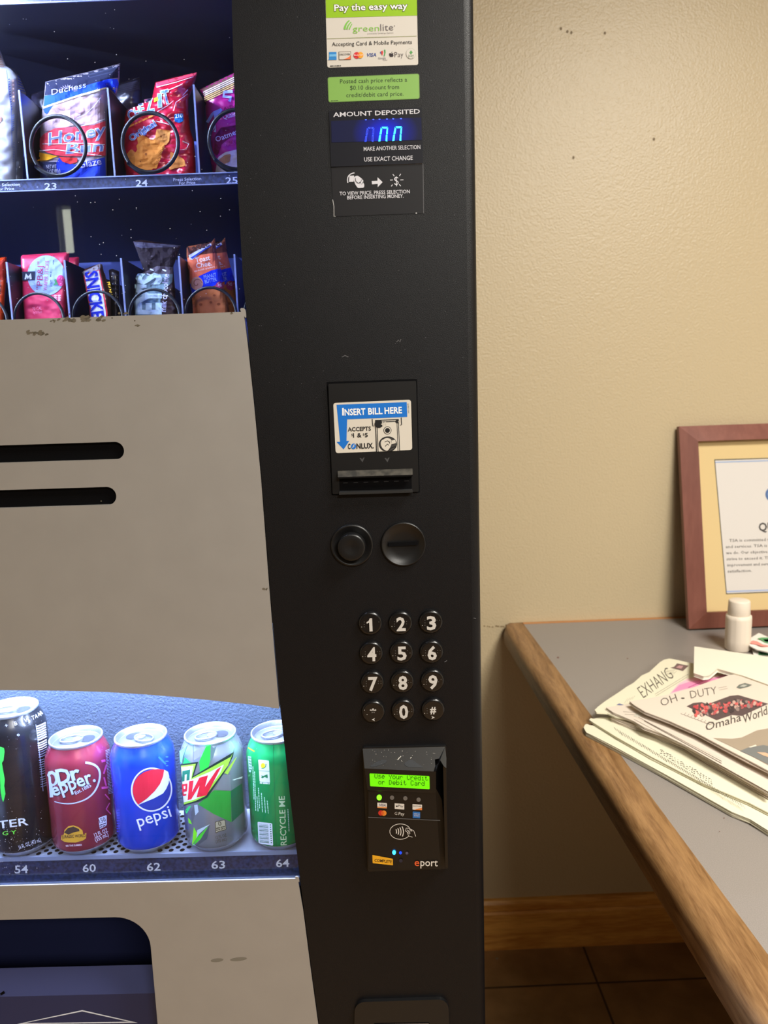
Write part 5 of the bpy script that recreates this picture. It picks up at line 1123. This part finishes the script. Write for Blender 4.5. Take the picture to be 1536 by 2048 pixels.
# honey bun
zh = crop(0, 80, 6.4); bt = (yA-80)*6.4
def abun(mb, S):
    ap(mb, S, zh, [(580, 540), (1120, 415), (1538, 305), (1530, 480), (1385, 500), (1000, 610), (640, 700), (572, 710), (585, 600)], (9, 14, 44), .0002, 20)
    ap(mb, S, zh, [(1130, 440), (1530, 330), (1530, 345), (1130, 455)], (40, 46, 70), .0003); ap(mb, S, zh, [(1130, 480), (1530, 380), (1530, 390), (1130, 490)], (40, 46, 70), .0003)
    ap(mb, S, zh, [(570, 715), (640, 702), (1000, 612), (1385, 500), (1500, 500), (1522, 560), (1490, 700), (1378, 600), (1000, 700), (560, 850)], (20, 66, 214), .0003)
    ap(mb, S, zh, [(553, 855), (1000, 702), (1365, 600), (1367, 622), (1000, 726), (556, 876)], (232, 226, 150), .0005)
    ap(mb, S, zh, [(552, 885), (690, 835), (600, 948), (570, 930)], (20, 60, 196), .0003)
    for i in range(11):
        a = pi+.15+i*.28; ap(mb, S, zh, stroke([(870+75*cos(a), 665+60*sin(a)), (870+125*cos(a), 665+95*sin(a))], 16, 4), (120, 110, 150), .0004)
    at(mb, S, zh, 'Duchess', (660, 704), (1100, 606), 70/6.4, (170, 176, 216), .0005, -.004, .2)
    ap(mb, S, zh, rnd([(590, 980), (690, 820), (900, 735), (1200, 718), (1330, 790), (1352, 1100), (1000, 1080), (560, 1180)], 60), (166, 138, 146), .0003)
    for p in ((820, 860, 90, 40), (1020, 900, 60, 36), (930, 980, 70, 30)): ap(mb, S, zh, ell(*p, 14), (170, 134, 140), .0004)
    for p in ([(1290, 735), (1200, 850), (1100, 945), (980, 1000)], [(1345, 1010), (1200, 1060), (1040, 1100)], [(490, 1420), (700, 1400), (900, 1430), (1300, 1480)], [(540, 1330), (800, 1330), (1100, 1320), (1340, 1340)], [(800, 940), (860, 1010), (930, 960), (950, 1060)]): ap(mb, S, zh, stroke(p, 9), (236, 236, 246), .0008)
    ap(mb, S, zh, [(510, 1260), (560, 1205), (700, 1130), (900, 1115), (1200, 1090), (1350, 1035), (1355, 1480), (1280, 1482), (900, 1490), (740, 1480), (600, 1440), (508, 1380)], (214, 62, 76), .0005)
    for c_, b_, w_ in (((226, 226, 240), .035, .0006), ((112, 128, 196), .006, .0007)):
        at(mb, S, zh, 'Honey', (625, 1345), (1345, 1215), 150/6.4, c_, w_, b_, .2); at(mb, S, zh, 'Bun', (850, 1455), (1310, 1420), 130/6.4, c_, w_, b_, .2)
    ap(mb, S, zh, [(440, 1550), (500, 1490), (505, 1435), (560, 1450), (742, 1488), (600, 1540)], (240, 168, 30), .0006); ap(mb, S, zh, [(750, 1492), (990, 1510), (985, 1560), (900, 1590), (800, 1556)], (206, 50, 50), .0006)
    ap(mb, S, zh, [(470, 1590), (730, 1560), (760, 1500), (950, 1595), (1345, 1500), (1368, bt), (480, bt)], (28, 52, 176), .0005); ap(mb, S, zh, [(470, 1560), (720, 1560), (740, bt), (480, bt)], (40, 44, 78), .00055)
    at(mb, S, zh, 'NET WT', (592, 1645), (722, 1640), 46/6.4, (190, 190, 210), .0007, .006); at(mb, S, zh, '3 OZ (85g)', (606, 1708), (772, 1694), 46/6.4, (190, 190, 210), .0007, .006); at(mb, S, zh, 'Glaze', (1012, 1640), (1300, 1592), 90/6.4, (190, 186, 216), .0007, .01)
pack('pastry_pack', 'glazed pastry pack with a blue band and red banner behind the coil of lane 23', 'snack', GA, C(zh, [(580, 535), (1120, 410), (1540, 300), (1530, 480), (1522, 560), (1490, 700), (1385, 600), (1372, 900), (1366, bt), (900, bt), (480, bt), (482, 1400), (540, 900), (566, 715)]), YPK, zA, 6, .018, foil('glaze', (156, 142, 150), .3), abun, 26, .0016, 3.)
pack('pastry_pack', 'second pastry pack in the shade behind the pastry with the blue band', 'snack', GA, C(zh, [(385, 690), (560, 645), (1500, 560), (1780, 480), (1815, 640), (1820, bt), (420, bt)]), YPK+.05, zA, 6, .016, foil('shade', (44, 40, 62), .3), lambda mb, S: [ap(mb, S, zh, [(1500, 590+i*24), (1790, 515+i*24), (1790, 521+i*24), (1500, 597+i*24)], (90, 90, 110)) for i in range(5)], 24, .0014, 4.)  # foil colour darkened to carry the shade behind the front pack
# cheese crackers
zq_ = crop(230, 120, 5.908); bt = (yA-120)*5.908
def achz(mb, S):
    ap(mb, S, zq_, [(484, 270), (700, 214), (962, 150), (955, 178), (700, 250), (482, 322)], (206, 60, 84)); 
    for p in ([(490, 322), (720, 262), (930, 196)], [(500, 610), (620, 540), (690, 480)], [(690, 600), (720, 500), (860, 400)], [(620, 360), (760, 300), (800, 280)], [(480, 720), (600, 750), (660, 770)], [(800, 960), (870, 990), (840, 1060), (770, 1060)], [(860, 350), (800, 420)]): ap(mb, S, zq_, stroke(p, 11, 5), (236, 214, 226), .0005)
    for c_, b_, w_ in (((226, 226, 238), .05, .0005), ((104, 138, 200), .008, .0006)):
        for t_, p0, p1, h_ in (('C', (160, 704), (232, 692), 105), ('H', (242, 664), (300, 650), 100), ('E', (308, 636), (356, 624), 112), ('Z', (378, 614), (464, 596), 140), ('T', (578, 522), (662, 500), 155)):
            at(mb, S, zq_, t_, p0, p1, h_/5.908, c_, w_, b_)
    ap(mb, S, zq_, [(500, 396), (552, 386), (558, 560), (504, 570)], (226, 226, 238), .0005); ap(mb, S, zq_, [(506, 404), (546, 394), (551, 552), (510, 562)], (104, 138, 200), .0006)
    ap(mb, S, zq_, [(458, 455), (505, 432), (512, 478), (462, 498)], (240, 196, 30), .0008); ap(mb, S, zq_, ell(486, 464, 7, 7, 8), (120, 80, 20), .0009)
    mb.lines(S, zq_(160, 790), zq_(450, 655), (0, 0), 1, 3.2, ink(240, 150, 60, 30), .0005, 5, 0)
    for c_, b_, w_ in (((236, 236, 244), .06, .0006), ((110, 140, 200), .02, .0007)): at(mb, S, zq_, 'Original', (195, 962), (490, 772), 72/5.908, c_, w_, b_)
    cr1 = []
    base = [(275, 905), (330, 885), (432, 945), (470, 932), (592, 990), (505, 1270), (380, 1310), (215, 1290), (160, 1180), (250, 1095)]
    for i in range(len(base)):
        a, b = base[i], base[(i+1) % len(base)]; m = 5
        for k in range(m): t = k/m; s_ = 7*((k % 2)*2-1); cr1.append((a[0]+(b[0]-a[0])*t+s_, a[1]+(b[1]-a[1])*t+s_*.6))
    ap(mb, S, zq_, cr1, (222, 140, 58), .0006, 60); ap(mb, S, zq_, rnd([(492, 812), (655, 832), (640, 960), (598, 1010), (470, 932)], 14), (226, 150, 72), .0005, 60)
    ap(mb, S, zq_, rnd([(115, 1140), (190, 1050), (250, 1100), (215, 1290), (140, 1240)], 20), (206, 128, 60), .0005, 60); ap(mb, S, zq_, rnd([(655, 1080), (820, 1175), (832, 1250), (640, 1300)], 20), (218, 136, 64), .0005, 60)
    for p in ((366, 1112, 14), (545, 905, 9), (300, 1200, 8)): ap(mb, S, zq_, ell(*p[:2], p[2], p[2]*1.3, 10), (150, 82, 32), .0008, 60)
    for i in range(7): ap(mb, S, zq_, stroke([(470+i*14, 1240-i*34), (510+i*12, 1215-i*34)], 7), (170, 92, 36), .0008, 60)
    ap(mb, S, zq_, rnd([(700, 640), (805, 628), (812, 720), (760, 742), (705, 730)], 16), (20, 110, 190), .0006); at(mb, S, zq_, '210', (712, 685), (798, 678), 46/5.908, (210, 230, 246), .0008, .02); mb.lines(S, zq_(715, 708), zq_(800, 700), (0, 3), 2, 2, ink(190, 220, 240, 30), .0008, 5, 0)
pack('cracker_bag', 'red cheese cracker bag behind the coil of lane 24', 'snack', GA, C(zq_, [(478, 262), (700, 205), (968, 143), (968, 185), (905, 320), (872, 350), (868, 600), (892, 830), (935, 960), (948, 1100), (965, bt-10), (860, bt), (520, bt), (130, bt), (80, 1180), (92, 780), (130, 600), (300, 525), (438, 455), (460, 340)]), YPK, zA, 6, .018, foil('red', (196, 22, 50), .25), achz, 26, .0026, 5., sc=18)
# pink cookies
def apnk(mb, S):
    ap(mb, S, zq_, [(1000, 345), (1390, 160), (1660, 40), (1660, 190), (1400, 310), (1050, 505), (1030, 440)], (112, 72, 62))
    for i in range(6): ap(mb, S, zq_, [(1018+i*7, 385+i*20), (1395, 205+i*24), (1660, 90+i*26), (1660, 100+i*26), (1395, 216+i*24), (1020+i*7, 397+i*20)], (226, 206, 186) if i < 3 else (222, 180, 110), .0004)
    for p, c_, b_ in (([(1390, 370), (1290, 380), (1280, 430), (1370, 440), (1350, 490)], (160, 170, 220), 34), ([(1090, 740), (1150, 640), (1180, 600), (1170, 690), (1260, 580)], (160, 170, 220), 34), ([(1110, 930), (1120, 850), (1190, 780), (1180, 850)], (190, 190, 220), 30)): ap(mb, S, zq_, stroke(p, b_), c_, .0005)
    at(mb, S, zq_, 'Quality', (1282, 702), (1460, 655), 60/5.908, (226, 200, 220), .0005, .006); at(mb, S, zq_, 'AVEN', (1290, 590), (1420, 565), 38/5.908, (110, 20, 70), .0005, .01); at(mb, S, zq_, 'Oatmeal', (1200, 970), (1480, 860), 62/5.908, (226, 200, 220), .0006, .008); at(mb, S, zq_, 'NACK', (1310, 1020), (1420, 990), 50/5.908, (220, 80, 150), .0005, 0)
    ap(mb, S, zq_, [(1170, 1100), (1180, 900), (1250, 800), (1430, 770), (1430, 850), (1260, 1000), (1210, 1130)], (120, 16, 66), .0003); ap(mb, S, zq_, rnd([(1150, bt), (1215, 1150), (1300, 1090), (1430, 1060), (1660, 1000), (1660, bt)], 20), (222, 200, 184), .0004, 60)
    ap(mb, S, zq_, rnd([(1220, 1180), (1300, 1120), (1370, 1110), (1360, 1200), (1270, 1240)], 16), (190, 130, 84), .0005, 60)
pack('cookie_bag', 'magenta cookie bag with a brown striped seal, beside the black column in lane 25', 'snack', GA, C(zq_, [(1000, 345), (1390, 160), (1660, 40), (1680, 700), (1690, bt), (1190, bt), (1130, 1200), (1090, 800), (1060, 510), (1040, 460)]), YPK, zA, 6, .016, foil('magenta', (198, 40, 128), .25), apnk, 30, .0022, 6., sc=20)
# candy shelf
yB = .182; pb = pybot(yB, ZB_-.004); zB1 = crop(0, 380, 5.908); zB2 = crop(230, 450, 5.689); b1 = (pb-380)*5.908; b2 = (pb-450)*5.689
def pkw(name, label, outline, y, tilt, th, m, art=None, **k): return pack(name, label, 'snack', GB, outline, y, ZB_, tilt, th, m, art, **k)
pkw('snack_bar', 'orange snack bar cut off at the left edge of the candy shelf', C(zB1, [(-200, 840), (-120, 820), (70, 790), (78, 820), (75, 1050), (45, 1450), (40, b1), (-200, b1)]), yB, 5, .010, foil('orange', (226, 70, 18)), lambda mb, S: (ap(mb, S, zB1, [(-200, 960), (78, 790), (75, 1040), (40, 1060), (-200, 1100)], (150, 36, 24)), mb.lines(S, zB1(8, 1060), zB1(2, 1230), (0, 0), 1, 2.4, ink(90, 30, 20), .0004, 5, 0)), edge=14)
def apb(mb, S):
    ap(mb, S, zB1, ell(545, 1010, 222, 238, 50), (160, 184, 226)); ap(mb, S, zB1, [(238, 968), (416, 960), (413, 1062), (242, 1072)], (40, 46, 66), .0004)
    ap(mb, S, zB1, [(290, 1055), (305, 985), (335, 1020), (365, 980), (375, 1052), (350, 1056), (345, 1025), (330, 1055), (312, 1030), (310, 1056)], (210, 216, 236), .0006)
    at(mb, S, zB1, '"PB&J"', (498, 1180), (512, 848), 68/5.908, (170, 40, 90), .0004, -.006); at(mb, S, zB1, 'WAFER STICKS', (556, 1190), (580, 838), 44/5.908, (180, 60, 110), .0004, -.006)
    mb.lines(S, zB1(588, 1190), zB1(612, 820), (4, -8), 2, 2, ink(70, 80, 110, 30), .0004, 5, 0)
    ap(mb, S, zB1, ell(716, 1070, 48, 66, 20), (206, 70, 130), .0004); ap(mb, S, zB1, [(640, 1060), (665, 1045), (672, 1085), (690, 1110), (650, 1125), (625, 1130), (650, 1095)], (70, 140, 90), .0005)
    for x, y in ((700, 1040), (725, 1050), (710, 1075), (735, 1085), (718, 1105)): ap(mb, S, zB1, ell(x, y, 9, 9, 8), (230, 110, 160), .0006)
    for i in range(3):
        for j in range(2): ap(mb, S, zB1, ell(655+j*45, 1248+i*26, 20, 12, 10), (226, 170, 196), .0004)
    at(mb, S, zB1, '70 CAL', (385, 1425), (498, 1415), 40/5.908, (236, 130, 160), .0004, .01); at(mb, S, zB1, '3g SUGAR', (390, 1462), (500, 1455), 30/5.908, (236, 130, 160), .0004, .01)
pkw('wafer_pouch', 'pink wafer pouch with a pale blue circle on the candy shelf', rnd(C(zB1, [(215, 770), (820, 732), (812, 880), (742, b1), (275, b1)]), 3), yB, 6, .010, foil('pink', (214, 48, 88), .4), apb, edge=14, seed=7.)
pkw('wafer_pouch', 'second pink wafer pouch, its corner showing behind the pouch with the circle', rnd(C(zB1, [(340, 820), (938, 790), (932, 870), (870, b1), (400, b1)]), 3), yB+.030, 6, .009, foil('pink', (214, 48, 88), .4), None, edge=14, seed=8.)
def asn(mb, S):
    ap(mb, S, zB1, [(972, 972), (1180, 868), (1206, 882), (1176, 940), (1000, 1006)], (110, 104, 112)); ap(mb, S, zB1, [(984, 1010), (1178, 940), (1270, 1440), (1290, b1), (1090, b1), (1060, 1400)], (226, 60, 70), .0003)
    ap(mb, S, zB1, [(1000, 1010), (1168, 950), (1250, 1440), (1268, b1), (1112, b1), (1075, 1400)], (226, 226, 240), .0004)
    at(mb, S, zB1, 'SNICKERS', (1004, 975), (1112, 1690), 142/5.908, (24, 40, 176), .0006, .03); ap(mb, S, zB1, [(1215, 960), (1240, 990), (1310, 1300), (1330, b1), (1292, b1), (1270, 1440)], (60, 34, 30), .0004)
    at(mb, S, zB1, 'PEANUT', (1262, 1090), (1302, 1278), 34/5.908, (236, 180, 40), .0006, .01)
pkw('chocolate_bar', 'white, red and blue chocolate bar leaning in its coil on the candy shelf', C(zB1, [(968, 975), (1010, 930), (1180, 868), (1206, 878), (1225, 960), (1310, 1300), (1335, b1), (1085, b1), (1055, 1390), (985, 1020)]), yB, 4, .011, foil('brown', (78, 44, 36)), asn, edge=12, wr=.001, seed=9.)
pkw('chocolate_bar', 'dark second chocolate bar behind the white, red and blue one', C(zB1, [(1285, 945), (1330, 930), (1410, 962), (1412, 1200), (1400, b1), (1330, b1), (1310, 1200)]), yB+.03, 4, .010, foil('darkbar', (40, 34, 44)), lambda mb, S: [ap(mb, S, zB1, stroke([(1310+i*6, 990+i*60), (1400, 1010+i*56)], 10), (84, 84, 110)) for i in range(7)], edge=12, seed=10.)
def ahe(mb, S):
    ap(mb, S, zB2, [(212, 185), (745, 240), (655, 480), (480, 470), (340, 530), (250, 300)], (36, 26, 34)); ap(mb, S, zB2, [(212, 190), (745, 232), (742, 248), (290, 262), (230, 240)], (70, 66, 84), .0003)
    ap(mb, S, zB2, [(330, 545), (480, 465), (660, 480), (655, 560), (560, 560)], (92, 84, 96), .0003)
    ap(mb, S, zB2, [(250, 592), (300, 560), (640, 556), (658, 560), (650, 650), (530, 760), (505, 950), (505, b2), (205, b2), (210, 960), (240, 700)], (120, 148, 160), .0003)
    at(mb, S, zB2, "HERSHEY'S", (508, b2+330), (516, 560), 258/5.689, (196, 222, 232), .0006, .05); at(mb, S, zB2, 'milk chocolate', (578, 990), (612, 560), 66/5.689, (206, 204, 232), .0006, .012)
    for x, y in ((420, 510), (560, 515), (380, 560)): ap(mb, S, zB2, ell(x, y, 26, 9, 10, rot=.4), (226, 234, 240), .0007)
pkw('chocolate_bar', 'brown chocolate bar with big silver letters on the candy shelf', C(zB2, [(205, 185), (300, 168), (745, 236), (662, 480), (672, 600), (705, 960), (710, b2), (200, b2), (208, 960), (240, 600), (330, 530), (250, 300)]), yB, 5, .009, foil('choc', (56, 36, 42)), ahe, edge=12, wr=.002, seed=11., sc=14)
def alan(o):
    def f(mb, S):
        s = lambda pts: [(x+o[0], y+o[1]) for x, y in pts]
        ap(mb, S, zB2, s([(775, 250), (1100, 195), (1135, 150), (1158, 320), (800, 390)]), (112, 56, 44)); ap(mb, S, zB2, s([(798, 385), (880, 350), (1152, 315), (1200, 500), (1080, 530), (950, 600), (852, 680)]), (232, 112, 76), .0003)
        ap(mb, S, zB2, s([(852, 672), (960, 580), (1100, 515), (1200, 490), (1245, 640), (1130, 690), (1000, 735), (876, 790)]), (14, 52, 214), .0004); ap(mb, S, zB2, s([(876, 790), (1000, 735), (1130, 690), (1245, 640), (1310, b2), (915, b2)]), (186, 104, 56), .0003, 60)
        ap(mb, S, zB2, s(ell(932, 666, 70, 76, 30)), (206, 150, 126), .0005)
        ap(mb, S, zB2, s(stroke([(932+(8+t*5.2)*cos(t*.62), 666+(8+t*5.4)*sin(t*.62)) for t in range(11)], 9)), (150, 92, 70), .0006)
        ap(mb, S, zB2, s(ell(1196, 696, 52, 54, 24)), (176, 54, 96), .0005); at(mb, S, zB2, '5g', s([(1170, 695)])[0], s([(1215, 686)])[0], 36/5.689, (226, 190, 210), .0006, .01)
        ap(mb, S, zB2, s([(838, 345), (1090, 205), (1102, 232), (1000, 300), (880, 395), (850, 392)]), (206, 206, 220), .0005); ap(mb, S, zB2, s([(858, 372), (1090, 225), (1096, 236), (880, 385)]), (40, 60, 150), .0006)
        at(mb, S, zB2, 'Lance', s([(845, 318)])[0], s([(1078, 238)])[0], 76/5.689, (60, 30, 30), .0006, .02)
        at(mb, S, zB2, 'Toast', s([(922, 430)])[0], s([(1084, 396)])[0], 56/5.689, (246, 222, 206), .0005, .016); at(mb, S, zB2, 'Chee.', s([(930, 492)])[0], s([(1104, 458)])[0], 56/5.689, (246, 222, 206), .0005, .016); at(mb, S, zB2, 'sandwich crackers', s([(905, 535)])[0], s([(1135, 482)])[0], 20/5.689, (246, 222, 206), .0005, .006)
        at(mb, S, zB2, 'PEANUT', s([(1014, 614)])[0], s([(1156, 584)])[0], 42/5.689, (150, 176, 226), .0006, .008); at(mb, S, zB2, 'BUTTER', s([(1026, 666)])[0], s([(1160, 636)])[0], 42/5.689, (150, 176, 226), .0006, .008)
        for x, y, r_ in ((975, 905, 20), (1090, 880, 18), (1130, 800, 16), (1180, 900, 20)): ap(mb, S, zB2, s(ell(x, y, r_, r_*.8, 12)), (140, 70, 36), .0006, 60)
    return f
LO = [(772, 250), (1095, 198), (1135, 148), (1150, 300), (1200, 490), (1250, 740), (1300, 960), (1325, b2), (915, b2), (905, 930), (870, 780), (800, 385)]
pkw('cracker_sleeve', 'orange and blue peanut butter cracker sleeve nearest the black column', C(zB2, LO), yB, 6, .012, foil('lance', (190, 104, 66)), alan((0, 0)), edge=12, seed=12.)
pkw('cracker_sleeve', 'second peanut butter cracker sleeve, half hidden behind the front one', C(zB2, [(x+118, y-8) if y < b2-5 else (x+60, y) for x, y in LO]), yB+.03, 6, .011, foil('lance', (190, 104, 66)), alan((118, -8)), edge=12, seed=13.)

# turn the whole place so that the walls run along the axes
T_ = Matrix.Rotation(-TH, 4, 'Z')
for o in list(scene.objects):
    if o.parent is None: o.matrix_world = T_ @ o.matrix_basis
